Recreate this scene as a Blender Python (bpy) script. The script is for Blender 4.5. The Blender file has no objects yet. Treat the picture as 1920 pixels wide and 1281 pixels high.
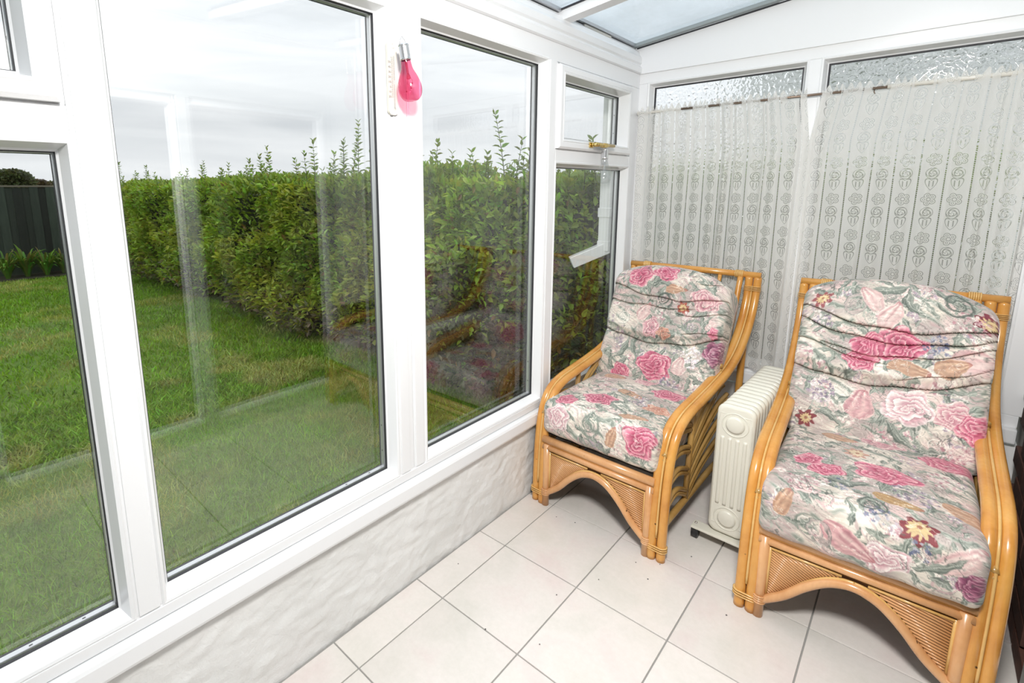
import bpy, bmesh, math, random
import numpy as np
from mathutils import Vector, Matrix

# ------------------------------------------------------------------ camera, sky, lights, exposure
C = bpy.context.scene
COL = C.collection
C.view_settings.view_transform = 'Standard'
C.view_settings.look = 'None'
C.view_settings.gamma = 1.0
C.view_settings.use_curve_mapping = False
C.view_settings.exposure = 0.0
C.cycles.transparent_max_bounces = 24
C.cycles.max_bounces = 10
C.cycles.caustics_reflective = False

cam = bpy.data.cameras.new('camera')
cam.sensor_fit = 'HORIZONTAL'; cam.sensor_width = 36.0
cam.lens = 17.768219
cam.shift_x = 0.0543188
cam.shift_y = -0.0618346
cam.clip_start = 0.02; cam.clip_end = 300
camo = bpy.data.objects.new('camera', cam); COL.objects.link(camo)
camo.location = (1.193957, -0.718003, 1.370292)
camo.rotation_euler = tuple(math.radians(a) for a in (79.97278726, 0.32363216, 42.81245223))
C.camera = camo

def new_world():
    w = bpy.data.worlds.new('overcast_sky'); C.world = w; w.use_nodes = True
    nt = w.node_tree; N = nt.nodes; L = nt.links
    for n in list(N): N.remove(n)
    out = N.new('ShaderNodeOutputWorld'); bg = N.new('ShaderNodeBackground')
    tc = N.new('ShaderNodeTexCoord'); mp = N.new('ShaderNodeMapping')
    mp.inputs['Scale'].default_value = (1.2, 1.2, 9.0)
    no = N.new('ShaderNodeTexNoise'); no.inputs['Scale'].default_value = 1.6
    no.inputs['Detail'].default_value = 5; no.inputs['Roughness'].default_value = 0.5
    no.inputs['Distortion'].default_value = 0.6
    cr = N.new('ShaderNodeValToRGB')
    cr.color_ramp.elements[0].position = 0.32; cr.color_ramp.elements[0].color = (0.64, 0.67, 0.70, 1)
    cr.color_ramp.elements[1].position = 0.66; cr.color_ramp.elements[1].color = (0.84, 0.86, 0.88, 1)
    L.new(tc.outputs['Generated'], mp.inputs['Vector']); L.new(mp.outputs['Vector'], no.inputs['Vector'])
    L.new(no.outputs['Fac'], cr.inputs['Fac']); L.new(cr.outputs['Color'], bg.inputs['Color'])
    # standard overcast sky: the zenith is brighter than the horizon
    sx = N.new('ShaderNodeSeparateXYZ'); L.new(tc.outputs['Generated'], sx.inputs[0])
    mr = N.new('ShaderNodeMapRange'); mr.inputs['From Min'].default_value = 0.12; mr.inputs['From Max'].default_value = 1.0
    mr.inputs['To Min'].default_value = 1.20; mr.inputs['To Max'].default_value = 2.5
    L.new(sx.outputs['Z'], mr.inputs['Value']); L.new(mr.outputs['Result'], bg.inputs['Strength'])
    L.new(bg.outputs['Background'], out.inputs['Surface'])
new_world()

def area(name, loc, target, size, power, color=(1, 1, 1)):
    l = bpy.data.lights.new(name, 'AREA'); l.shape = 'DISK'; l.size = size; l.energy = power; l.color = color
    o = bpy.data.objects.new(name, l); COL.objects.link(o); o.location = loc
    o.rotation_euler = (Vector(target) - Vector(loc)).to_track_quat('-Z', 'Y').to_euler()
    return o
# the photographer's flash on a stand, held high beside the camera
area('flash_lamp', (1.14, -0.44, 2.07), (0.75, 1.05, 0.3), 0.32, 50.0, (1.0, 0.985, 0.96))

# ------------------------------------------------------------------ helpers
random.seed(7)
def tag(o, label=None, cat=None, group=None, kind=None):
    if label: o['label'] = label
    if cat: o['category'] = cat
    if group: o['group'] = group
    if kind: o['kind'] = kind
    return o

def empty(name, loc=(0, 0, 0), rz=0.0, parent=None):
    o = bpy.data.objects.new(name, None); COL.objects.link(o)
    o.location = loc; o.rotation_euler = (0, 0, rz); o.empty_display_size = 0.1
    if parent: o.parent = parent
    return o

def link(name, me, parent=None):
    o = bpy.data.objects.new(name, me); COL.objects.link(o)
    if parent: o.parent = parent
    return o

class MB:
    """collects shapes into one mesh"""
    def __init__(s): s.v = []; s.f = []; s.sm = []
    def add(s, vs, fs, smooth=False):
        b = len(s.v); s.v += [tuple(map(float, p)) for p in vs]
        s.f += [tuple(b + i for i in f) for f in fs]; s.sm += [smooth] * len(fs)
    def box(s, x0, x1, y0, y1, z0, z1, ch=0.0):
        if ch <= 0:
            vs = [(x0, y0, z0), (x1, y0, z0), (x1, y1, z0), (x0, y1, z0), (x0, y0, z1), (x1, y0, z1), (x1, y1, z1), (x0, y1, z1)]
            s.add(vs, [(3, 2, 1, 0), (4, 5, 6, 7), (0, 1, 5, 4), (1, 2, 6, 5), (2, 3, 7, 6), (3, 0, 4, 7)])
        else:
            bm = bmesh.new(); bmesh.ops.create_cube(bm, size=1.0)
            for v in bm.verts:
                v.co = Vector(((x0 + x1) / 2 + v.co.x * (x1 - x0), (y0 + y1) / 2 + v.co.y * (y1 - y0), (z0 + z1) / 2 + v.co.z * (z1 - z0)))
            bmesh.ops.bevel(bm, geom=bm.edges[:], offset=ch, segments=2, affect='EDGES', profile=0.6)
            s.bm(bm)
    def bm(s, bm, smooth=False):
        bm.verts.index_update()
        s.add([v.co[:] for v in bm.verts], [[v.index for v in f.verts] for f in bm.faces], smooth); bm.free()
    def tube(s, pts, r, n=10, closed=False, cap=True, ry=None):
        """tube along points; r a number or one per point; ry gives an oval's second radius"""
        P = [Vector(p) for p in pts]; m = len(P)
        rs = [r] * m if not hasattr(r, '__len__') else r
        T = []
        for i in range(m):
            if closed: t = P[(i + 1) % m] - P[i - 1]
            else: t = P[min(i + 1, m - 1)] - P[max(i - 1, 0)]
            T.append(t.normalized() if t.length > 1e-9 else Vector((0, 0, 1)))
        u = T[0].orthogonal().normalized()
        if abs(T[0].x) < 0.9: u = (Vector((1, 0, 0)) - T[0] * T[0].x).normalized()
        vs = []
        for i in range(m):
            u = (u - T[i] * u.dot(T[i])).normalized(); w = T[i].cross(u)
            rr = rs[i]; r2 = rr if ry is None else ry
            for k in range(n):
                a = 2 * math.pi * k / n
                vs.append(P[i] + u * (math.cos(a) * rr) + w * (math.sin(a) * r2))
        fs = []
        for i in range(m if closed else m - 1):
            j = (i + 1) % m
            for k in range(n):
                l = (k + 1) % n
                fs.append((i * n + k, i * n + l, j * n + l, j * n + k))
        if cap and not closed:
            fs.append(tuple(range(n))[::-1]); fs.append(tuple((m - 1) * n + k for k in range(n)))
        s.add(vs, fs, True)
    def lathe(s, prof, c=(0, 0, 0), n=20, axis='z'):
        vs = []; fs = []
        m = len(prof)
        for r, h in prof:
            for k in range(n):
                a = 2 * math.pi * k / n
                x, y = r * math.cos(a), r * math.sin(a)
                p = (x, y, h) if axis == 'z' else ((x, h, y) if axis == 'y' else (h, x, y))
                vs.append((c[0] + p[0], c[1] + p[1], c[2] + p[2]))
        for i in range(m - 1):
            for k in range(n):
                l = (k + 1) % n
                f = (i * n + k, i * n + l, (i + 1) * n + l, (i + 1) * n + k)
                fs.append(f if axis != 'y' else f[::-1])
        s.add(vs, fs, True)
    def build(s, name, mat, parent=None, loc=None):
        o = link(name, s.mesh(name, mat), parent)
        if loc: o.location = loc
        return o
    def mesh(s, name, mat):
        me = bpy.data.meshes.new(name); me.from_pydata(s.v, [], s.f)
        me.polygons.foreach_set('use_smooth', s.sm)
        if mat: me.materials.append(mat)
        me.update()
        return me

def npmesh(name, V, F, mat, smooth=True, color=None):
    """fast mesh from numpy arrays; F is (n,3) or (n,4); color per vertex linear rgb"""
    me = bpy.data.meshes.new(name); V = np.asarray(V, np.float32); F = np.asarray(F, np.int32)
    k = F.shape[1]
    me.vertices.add(len(V)); me.vertices.foreach_set('co', V.ravel())
    me.loops.add(F.size); me.loops.foreach_set('vertex_index', F.ravel())
    me.polygons.add(len(F)); me.polygons.foreach_set('loop_start', np.arange(0, F.size, k, dtype=np.int32))
    me.polygons.foreach_set('loop_total', np.full(len(F), k, np.int32))
    me.polygons.foreach_set('use_smooth', np.full(len(F), smooth, bool))
    me.update(calc_edges=True)
    if color is not None:
        a = me.color_attributes.new('Col', 'FLOAT_COLOR', 'POINT')
        c4 = np.ones((len(V), 4), np.float32); c4[:, :3] = color
        a.data.foreach_set('color', c4.ravel())
    if mat: me.materials.append(mat)
    return me

def catmull(pts, per=8):
    P = [Vector(p) for p in pts]; out = []
    for i in range(len(P) - 1):
        p0 = P[max(i - 1, 0)]; p1 = P[i]; p2 = P[i + 1]; p3 = P[min(i + 2, len(P) - 1)]
        for k in range(per):
            t = k / per
            out.append(0.5 * ((2 * p1) + (p2 - p0) * t + (2 * p0 - 5 * p1 + 4 * p2 - p3) * t * t + (3 * p1 - p0 - 3 * p2 + p3) * t ** 3))
    out.append(P[-1]); return out

# ------------------------------------------------------------------ materials
def s2l(c):
    return tuple(((x / 12.92) if x <= 0.04045 else ((x + 0.055) / 1.055) ** 2.4) for x in c)
class Mat:
    """small wrapper for a node material with a Principled shader"""
    def __init__(s, name, col=(0.8, 0.8, 0.8), rough=0.5, metal=0.0, **kw):
        s.m = bpy.data.materials.new(name); s.m.use_nodes = True
        s.nt = s.m.node_tree; s.N = s.nt.nodes; s.L = s.nt.links
        s.p = s.N['Principled BSDF']
        s.p.inputs['Base Color'].default_value = (*col, 1); s.p.inputs['Roughness'].default_value = rough
        s.p.inputs['Metallic'].default_value = metal
        for k, v in kw.items(): s.p.inputs[k.replace('_', ' ')].default_value = v
        s.out = s.N['Material Output']
    def n(s, t, **kw):
        nd = s.N.new('ShaderNode' + t)
        for k, v in kw.items():
            if k in nd.inputs: nd.inputs[k].default_value = v
            else: setattr(nd, k, v)
        return nd
    def l(s, a, b): s.L.new(a, b)
    def math(s, op, a, b=None, c=None, clamp=False):
        nd = s.N.new('ShaderNodeMath'); nd.operation = op; nd.use_clamp = clamp
        for i, x in enumerate((a, b, c)):
            if x is None: continue
            if isinstance(x, (int, float)): nd.inputs[i].default_value = x
            else: s.L.new(x, nd.inputs[i])
        return nd.outputs[0]
    def coord(s, which='Object', scale=(1, 1, 1)):
        tc = s.n('TexCoord'); mp = s.n('Mapping'); mp.inputs['Scale'].default_value = scale
        s.l(tc.outputs[which], mp.inputs['Vector']); return mp.outputs['Vector']
    def noise(s, vec, scale, detail=4, rough=0.5, dist=0.0):
        nd = s.n('TexNoise'); nd.inputs['Scale'].default_value = scale; nd.inputs['Detail'].default_value = detail
        nd.inputs['Roughness'].default_value = rough; nd.inputs['Distortion'].default_value = dist
        if vec is not None: s.l(vec, nd.inputs['Vector'])
        return nd.outputs['Fac']
    def ramp(s, fac, stops):
        nd = s.n('ValToRGB'); e = nd.color_ramp.elements
        while len(e) < len(stops): e.new(0.5)
        for i, (p, c) in enumerate(stops): e[i].position = p; e[i].color = (*c, 1) if len(c) == 3 else c
        s.l(fac, nd.inputs['Fac']); return nd.outputs['Color']
    def mix(s, fac, a, b, mode='MIX'):
        nd = s.n('MixRGB'); nd.blend_type = mode
        for i, x in ((0, fac), (1, a), (2, b)):
            if isinstance(x, (int, float)): nd.inputs[i].default_value = x
            elif isinstance(x, tuple): nd.inputs[i].default_value = (*x, 1)
            else: s.l(x, nd.inputs[i])
        return nd.outputs[0]
    def bump(s, h, strength=0.3, dist=0.01):
        nd = s.n('Bump'); nd.inputs['Strength'].default_value = strength; nd.inputs['Distance'].default_value = dist
        s.l(h, nd.inputs['Height']); s.l(nd.outputs['Normal'], s.p.inputs['Normal']); return nd.outputs['Normal']
    def color(s, c): s.l(c, s.p.inputs['Base Color'])

M = {}
def simple(name, col, rough=0.5, metal=0.0, **kw): M[name] = Mat(name, col, rough, metal, **kw).m
simple('upvc_white', (0.80, 0.805, 0.815), 0.22, Specular_IOR_Level=0.5)
simple('painted_white', (0.82, 0.82, 0.81), 0.5)
simple('black_rubber', (0.025, 0.025, 0.03), 0.55)
simple('spacer_metal', (0.62, 0.63, 0.65), 0.38, 0.8)
simple('spacer_hole', (0.05, 0.05, 0.06), 0.6)
simple('brass', (0.72, 0.53, 0.20), 0.22, 1.0)
simple('chrome', (0.80, 0.80, 0.82), 0.18, 1.0)
simple('bronze_rod', (0.23, 0.17, 0.13), 0.35, 0.6)
simple('cream_enamel', (0.70, 0.68, 0.59), 0.32)
simple('black_plastic', (0.015, 0.015, 0.017), 0.4)
simple('black_webbing', (0.015, 0.014, 0.013), 0.9)
simple('ivory_plastic', (0.68, 0.65, 0.59), 0.3)
simple('dark_print', (0.10, 0.09, 0.09), 0.7)
simple('grout', (0.30, 0.29, 0.275), 0.9)
simple('drainpipe_white', (0.80, 0.81, 0.82), 0.35)
simple('roof_strip', (0.36, 0.40, 0.41), 0.6)
simple('door_grey_white', (0.52, 0.54, 0.53), 0.4)
simple('reed_back', (0.20, 0.10, 0.045), 0.8)
simple('roof_slate', (0.16, 0.155, 0.155), 0.8)
simple('bark', (0.10, 0.07, 0.045), 0.9)
simple('carpet', (0.25, 0.2, 0.16), 0.95)
simple('dim_paint', (0.3, 0.28, 0.25), 0.8)

def m_tile():
    m = Mat('cream_tile', rough=0.28); v = m.coord('Object', (1, 1, 1))
    geo = m.n('ObjectInfo'); ad = m.n('VectorMath', operation='ADD')
    m.l(v, ad.inputs[0]); m.l(geo.outputs['Location'], ad.inputs[1]); v = ad.outputs[0]
    a = m.noise(v, 4.5, 4, 0.55, 0.4); b = m.noise(v, 60, 4, 0.7)
    c = m.ramp(a, [(0.30, (0.67, 0.64, 0.59)), (0.52, (0.74, 0.69, 0.65)), (0.72, (0.72, 0.625, 0.60))])
    r = m.math('MULTIPLY_ADD', geo.outputs['Random'], 0.08, 0.96)
    c = m.mix(1.0, c, m.ramp(b, [(0.25, (0.93, 0.93, 0.92)), (0.7, (1, 1, 1))]), 'MULTIPLY')
    hs = m.n('HueSaturation'); m.l(c, hs.inputs['Color']); m.l(r, hs.inputs['Value']); m.color(hs.outputs['Color'])
    m.bump(m.noise(v, 35, 3), 0.06, 0.004); M['cream_tile'] = m.m
m_tile()
def m_plaster():
    m = Mat('rough_white_plaster', rough=0.55); v = m.coord('Object')
    m.color(m.ramp(m.noise(v, 5, 5, 0.6), [(0.3, (0.70, 0.70, 0.685)), (0.7, (0.80, 0.80, 0.79))]))
    m.bump(m.noise(v, 55, 5, 0.6, 0.8), 0.35, 0.006); M['rough_white_plaster'] = m.m
m_plaster()
def m_cane(name, c0, c1, c2):
    m = Mat(name, rough=0.24, Coat_Weight=0.35, Coat_Roughness=0.12); v = m.coord('Object')
    a = m.noise(v, 7, 4, 0.6, 0.3); b = m.noise(m.coord('Object', (60, 60, 9)), 2.2, 3, 0.6)
    c = m.ramp(a, [(0.28, c0), (0.5, c1), (0.74, c2)])
    c = m.mix(m.math('MULTIPLY', b, 0.30), c, tuple(x * 0.55 for x in c0))
    sp = m.noise(m.coord('Object', (1, 1, 1)), 38, 1, 0.3)
    c = m.mix(m.ramp(sp, [(0.80, (0, 0, 0)), (0.84, (1, 1, 1))]), c, (0.10, 0.045, 0.015))
    m.color(c); m.bump(b, 0.08, 0.002); M[name] = m.m
m_cane('honey_cane', (0.54, 0.215, 0.038), (0.69, 0.325, 0.070), (0.74, 0.40, 0.105))
m_cane('pink_tan_cane', (0.56, 0.265, 0.10), (0.68, 0.36, 0.16), (0.74, 0.43, 0.21))
m_cane('olive_cane', (0.34, 0.18, 0.045), (0.46, 0.27, 0.08), (0.54, 0.34, 0.11))
m_cane('binding_cane', (0.62, 0.35, 0.10), (0.72, 0.44, 0.15), (0.78, 0.52, 0.22))
def m_print():
    m = Mat('floral_chintz', rough=0.62, Sheen_Weight=0.15); at = m.n('VertexColor', layer_name='Col')
    v = m.coord('Object', (1, 1, 1)); w = m.noise(v, 420, 2)
    c = m.mix(1.0, at.outputs['Color'], m.ramp(w, [(0.3, (0.93, 0.93, 0.93)), (0.7, (1, 1, 1))]), 'MULTIPLY')
    m.color(c); m.bump(m.noise(v, 30, 3), 0.10, 0.006); M['floral_chintz'] = m.m
m_print()

def abs_fresnel(m, f0, extra=1.0):
    """Schlick reflectance that is the same from both sides of a pane"""
    g = m.n('NewGeometry'); d = m.n('VectorMath', operation='DOT_PRODUCT')
    m.l(g.outputs['Incoming'], d.inputs[0]); m.l(g.outputs['Normal'], d.inputs[1])
    c = m.math('ABSOLUTE', d.outputs['Value']); o = m.math('SUBTRACT', 1.0, c, clamp=True)
    p5 = m.math('POWER', o, 5.0)
    return m.math('MULTIPLY_ADD', p5, (1 - f0) * extra, f0, clamp=True)
def m_glass(name, tint, f0, rough=0.0, dirt=0.0, bump=None):
    m = Mat(name); m.N.remove(m.p)
    tr = m.n('BsdfTransparent'); tr.inputs['Color'].default_value = (*tint, 1)
    gl = m.n('BsdfGlossy'); gl.inputs['Roughness'].default_value = rough; gl.inputs['Color'].default_value = (1, 1, 1, 1)
    mx = m.n('MixShader'); m.l(abs_fresnel(m, f0, 0.8), mx.inputs[0]); m.l(tr.outputs[0], mx.inputs[1]); m.l(gl.outputs[0], mx.inputs[2])
    last = mx.outputs[0]
    if dirt:
        df = m.n('BsdfDiffuse'); df.inputs['Color'].default_value = (0.7, 0.74, 0.76, 1)
        v = m.coord('Object'); n1 = m.noise(v, 3, 5, 0.6)
        mm = m.n('MixShader'); m.l(m.math('MULTIPLY', n1, dirt), mm.inputs[0]); m.l(last, mm.inputs[1]); m.l(df.outputs[0], mm.inputs[2]); last = mm.outputs[0]
    m.l(last, m.out.inputs['Surface']); M[name] = m.m
m_glass('clear_glazing', (0.985, 0.99, 0.987), 0.068)
m_glass('roof_glazing', (0.90, 0.95, 0.98), 0.07, 0.02, 0.35)
m_glass('bulb_clear', (0.95, 0.96, 0.965), 0.08)
def m_pinkbulb():
    m = Mat('pink_plastic'); m.N.remove(m.p)
    tr = m.n('BsdfTransparent'); tr.inputs['Color'].default_value = (0.96, 0.48, 0.63, 1)
    df = m.n('BsdfTranslucent'); df.inputs['Color'].default_value = (0.85, 0.12, 0.30, 1)
    gl = m.n('BsdfGlossy'); gl.inputs['Roughness'].default_value = 0.04
    a = m.n('MixShader'); a.inputs[0].default_value = 0.16; m.l(tr.outputs[0], a.inputs[1]); m.l(df.outputs[0], a.inputs[2])
    b = m.n('MixShader'); m.l(abs_fresnel(m, 0.05), b.inputs[0]); m.l(a.outputs[0], b.inputs[1]); m.l(gl.outputs[0], b.inputs[2])
    m.l(b.outputs[0], m.out.inputs['Surface']); M['pink_plastic'] = m.m
m_pinkbulb()
def m_obscure():
    m = Mat('hammered_glass', (0.95, 0.97, 0.97), 0.03); m.p.inputs['Transmission Weight'].default_value = 1.0
    m.p.inputs['IOR'].default_value = 1.32
    v = m.coord('Object'); vo = m.n('TexVoronoi', feature='DISTANCE_TO_EDGE'); vo.inputs['Scale'].default_value = 42
    ad = m.n('VectorMath', operation='ADD'); no = m.n('TexNoise'); no.inputs['Scale'].default_value = 30
    sc = m.n('VectorMath', operation='SCALE'); sc.inputs['Scale'].default_value = 0.02
    m.l(v, no.inputs['Vector']); m.l(no.outputs['Color'], sc.inputs[0]); m.l(v, ad.inputs[0]); m.l(sc.outputs[0], ad.inputs[1])
    m.l(ad.outputs[0], vo.inputs['Vector']); ss = m.n('MapRange', interpolation_type='SMOOTHERSTEP'); m.l(vo.outputs['Distance'], ss.inputs['Value']); ss.inputs['From Max'].default_value = 0.42
    m.bump(ss.outputs['Result'], 0.30, 0.010)
    M['hammered_glass'] = m.m
m_obscure()
def m_lace():
    m = Mat('lace_net', rough=0.9); m.N.remove(m.p)
    uv = m.n('UVMap', uv_map='UVMap'); sx = m.n('SeparateXYZ'); m.l(uv.outputs['UV'], sx.inputs[0])
    PU, PV = 0.080, 0.150
    u = m.math('DIVIDE', sx.outputs[0], PU); v = m.math('DIVIDE', sx.outputs[1], PV)
    cu = m.math('SUBTRACT', m.math('FRACT', u), 0.5)          # -.5 .. .5 across one column
    cv = m.math('FRACT', v)
    X = m.math('MULTIPLY', cu, PU)
    def disc(v0):
        Y = m.math('MULTIPLY', m.math('SUBTRACT', cv, v0), PV)
        r = m.math('SQRT', m.math('ADD', m.math('MULTIPLY', X, X), m.math('MULTIPLY', Y, Y)))
        th = m.math('ARCTAN2', Y, X); return Y, r, th
    def band(val, w): return m.math('SUBTRACT', 1.0, m.math('SMOOTHSTEP', m.math('ABSOLUTE', val), w * 0.35, w) if False else sstep(m.math('ABSOLUTE', val), w * 0.35, w))
    def sstep(x, a, b):
        mr = m.n('MapRange', interpolation_type='SMOOTHSTEP'); m.l(x, mr.inputs['Value'])
        mr.inputs['From Min'].default_value = a; mr.inputs['From Max'].default_value = b; return mr.outputs['Result']
    lines = []
    # flower: five-lobed outline and an inner one
    Y, r, th = disc(0.80)
    w5 = 2 * math.pi / 5
    fa = m.math('MULTIPLY', m.math('SUBTRACT', m.math('FRACT', m.math('DIVIDE', m.math('ADD', th, 10.0), w5)), 0.5), w5)
    px_ = m.math('SUBTRACT', m.math('MULTIPLY', r, m.math('COSINE', fa)), 0.0145); py_ = m.math('MULTIPLY', r, m.math('SINE', fa))
    dp_ = m.math('SQRT', m.math('ADD', m.math('MULTIPLY', px_, px_), m.math('MULTIPLY', py_, py_)))
    lines.append(m.math('MULTIPLY', band(m.math('SUBTRACT', dp_, 0.0092), 0.0017), m.math('GREATER_THAN', r, 0.009)))
    lines.append(band(m.math('SUBTRACT', r, 0.0065), 0.0018)); lines.append(band(m.math('SUBTRACT', dp_, 0.0035), 0.0013))
    # rosette: rings with spokes
    Y, r, th = disc(0.46)
    lines.append(band(m.math('SUBTRACT', r, 0.0200), 0.0016)); lines.append(band(m.math('SUBTRACT', r, 0.0115), 0.0019))
    sw = m.math('SINE', m.math('ADD', m.math('MULTIPLY', th, 3.0), m.math('MULTIPLY', r, 560.0)))
    lines.append(m.math('MULTIPLY', m.math('GREATER_THAN', sw, 0.72), m.math('LESS_THAN', r, 0.0200)))
    # cup with two leaves
    Y, r, th = disc(0.16)
    Yp = m.math('ADD', Y, m.math('MULTIPLY', m.math('ABSOLUTE', X), -0.85))
    rr = m.math('SQRT', m.math('ADD', m.math('MULTIPLY', X, X), m.math('MULTIPLY', Yp, Yp)))
    lines.append(band(m.math('SUBTRACT', rr, 0.0185), 0.0019))
    lines.append(m.math('MULTIPLY', band(m.math('SUBTRACT', m.math('ABSOLUTE', X), 0.0065), 0.0025), m.math('LESS_THAN', rr, 0.013)))
    acc = lines[0]
    for q in lines[1:]: acc = m.math('MAXIMUM', acc, q)
    # ladder stripe of holes between the columns
    edge = m.math('ABSOLUTE', m.math('SUBTRACT', m.math('ABSOLUTE', cu), 0.5))
    lad = m.math('MULTIPLY', m.math('LESS_THAN', edge, 0.028), m.math('GREATER_THAN', m.math('FRACT', m.math('MULTIPLY', sx.outputs[1], 130.0)), 0.25))
    mesh = m.math('LESS_THAN', edge, 0.40)
    fine = m.noise(uv.outputs['UV'], 500, 1)
    open_ = m.math('ADD', m.math('MULTIPLY', acc, 0.52), 0.08)
    open_ = m.math('ADD', open_, m.math('MULTIPLY', m.math('SUBTRACT', fine, 0.5), 0.25))
    open_ = m.math('MAXIMUM', open_, m.math('MULTIPLY', lad, 0.85), clamp=True)
    df = m.n('BsdfDiffuse'); df.inputs['Color'].default_value = (0.88, 0.87, 0.84, 1)
    tl = m.n('BsdfTranslucent'); tl.inputs['Color'].default_value = (0.88, 0.87, 0.84, 1)
    a = m.n('MixShader'); a.inputs[0].default_value = 0.45; m.l(df.outputs[0], a.inputs[1]); m.l(tl.outputs[0], a.inputs[2])
    tr = m.n('BsdfTransparent'); b = m.n('MixShader'); m.l(open_, b.inputs[0]); m.l(a.outputs[0], b.inputs[1]); m.l(tr.outputs[0], b.inputs[2])
    m.l(b.outputs[0], m.out.inputs['Surface']); M['lace_net'] = m.m
m_lace()
def m_leaf(name, rough=0.42, trans=0.35):
    m = Mat(name, rough=rough); at = m.n('VertexColor', layer_name='Col')
    m.l(at.outputs['Color'], m.p.inputs['Base Color'])
    tl = m.n('BsdfTranslucent'); m.l(m.mix(1.0, at.outputs['Color'], (1.25, 1.2, 0.6), 'MULTIPLY'), tl.inputs['Color'])
    mx = m.n('MixShader'); mx.inputs[0].default_value = trans
    m.l(m.p.outputs[0], mx.inputs[1]); m.l(tl.outputs[0], mx.inputs[2]); m.l(mx.outputs[0], m.out.inputs['Surface']); M[name] = m.m
m_leaf('hedge_leaf'); m_leaf('grass_blade', 0.6, 0.3)
def m_soil():
    m = Mat('lawn_ground', rough=0.95); v = m.coord('Object')
    a = m.noise(v, 1.3, 5, 0.6); b = m.noise(v, 22, 4, 0.7)
    c = m.ramp(a, [(0.35, (0.11, 0.21, 0.016)), (0.6, (0.16, 0.25, 0.025)), (0.78, (0.25, 0.27, 0.06))])
    c = m.mix(1.0, c, m.ramp(b, [(0.3, (0.55, 0.55, 0.5)), (0.7, (1.15, 1.15, 1.1))]), 'MULTIPLY')
    m.color(c); m.bump(m.noise(v, 90, 3), 0.8, 0.02); M['lawn_ground'] = m.m
m_soil()
def m_board():
    m = Mat('green_fence_board', rough=0.8); v = m.coord('Object', (14, 14, 1.2))
    oi = m.n('ObjectInfo'); a = m.noise(v, 2.5, 4, 0.6)
    c = m.ramp(a, [(0.3, (0.012, 0.019, 0.014)), (0.7, (0.030, 0.042, 0.031))])
    hs = m.n('HueSaturation'); m.l(c, hs.inputs['Color']); m.l(m.math('MULTIPLY_ADD', oi.outputs['Random'], 1.3, 0.35), hs.inputs['Value'])
    m.color(hs.outputs['Color']); M['green_fence_board'] = m.m
m_board()
def m_brick():
    m = Mat('dark_brown_brick', rough=0.75); v = m.coord('Object'); oi = m.n('ObjectInfo')
    c = m.ramp(m.noise(v, 18, 4, 0.6), [(0.3, (0.05, 0.022, 0.016)), (0.7, (0.11, 0.045, 0.03))])
    hs = m.n('HueSaturation'); m.l(c, hs.inputs['Color']); m.l(m.math('MULTIPLY_ADD', oi.outputs['Random'], 0.5, 0.75), hs.inputs['Value'])
    m.color(hs.outputs['Color']); m.bump(m.noise(v, 80, 3), 0.4, 0.004); M['dark_brown_brick'] = m.m
m_brick()
def m_render():
    m = Mat('grey_render', rough=0.9); v = m.coord('Object')
    m.color(m.ramp(m.noise(v, 2, 5, 0.6), [(0.3, (0.74, 0.75, 0.75)), (0.7, (0.80, 0.81, 0.81))])); M['grey_render'] = m.m
m_render()

# ------------------------------------------------------------------ structure: floor
GX0, GY0 = 0.1319, 0.0            # first grid line parallel to the left wall; a cross line
TX, TY = 0.3118, 0.348
XR = 1.53                          # inner face of the right wall
YB = 2.0                           # inner face of the back wall
YR = -2.1                          # rear wall behind the camera
b = MB(); b.box(-0.02, XR + 0.05, YR - 0.05, YB + 0.05, -0.12, -0.004)
floor = b.build('floor', M['grout']); tag(floor, kind='structure')
def tile_mesh(w, h):
    b = MB(); g = 0.0022; c = 0.0015
    b.box(-w / 2 + g, w / 2 - g, -h / 2 + g, h / 2 - g, -0.006, 0.0, c); return b.mesh('tile', M['cream_tile'])
cache = {}
xs = [0.004] + [GX0 + i * TX for i in range(0, 5)] + [XR + 0.03]
ys = [GY0 + j * TY for j in range(-6, 6)] + [YB + 0.03]
for i in range(len(xs) - 1):
    for j in range(len(ys) - 1):
        w, h = xs[i + 1] - xs[i], ys[j + 1] - ys[j]
        if w < 0.012 or h < 0.012: continue
        k = (round(w, 3), round(h, 3))
        if k not in cache: cache[k] = tile_mesh(w, h)
        o = link('tile', cache[k], floor); o.location = ((xs[i] + xs[i + 1]) / 2, (ys[j] + ys[j + 1]) / 2, random.uniform(-0.0006, 0.0))

# ------------------------------------------------------------------ left dwarf wall, rough plaster
def hashn(ix, iy, seed):
    h = (ix.astype(np.int64) * 374761393 + iy.astype(np.int64) * 668265263 + seed * 1442695041) & 0x7fffffff
    h = (h ^ (h >> 13)) * 1274126177 & 0x7fffffff
    return ((h ^ (h >> 16)) & 0xffff) / 65535.0
def vnoise(x, y, seed=0):
    ix = np.floor(x); iy = np.floor(y); fx = x - ix; fy = y - iy
    fx = fx * fx * (3 - 2 * fx); fy = fy * fy * (3 - 2 * fy)
    a = hashn(ix, iy, seed); b_ = hashn(ix + 1, iy, seed); c = hashn(ix, iy + 1, seed); d = hashn(ix + 1, iy + 1, seed)
    return (a * (1 - fx) + b_ * fx) * (1 - fy) + (c * (1 - fx) + d * fx) * fy
def fbm(x, y, seed=0, oct=4):
    s = 0; a = 0.5; t = 0
    for i in range(oct):
        s = s + a * vnoise(x * 2 ** i, y * 2 ** i, seed + i * 17); t += a; a *= 0.5
    return s / t
ny, nz = 480, 44
Yg, Zg = np.meshgrid(np.linspace(YR, YB + 0.0, ny), np.linspace(-0.01, 0.335, nz), indexing='ij')
wx = Yg * 14 + 2.0 * fbm(Yg * 9, Zg * 9, 5); wz = Zg * 22 + 2.0 * fbm(Yg * 9, Zg * 9, 9)
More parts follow.
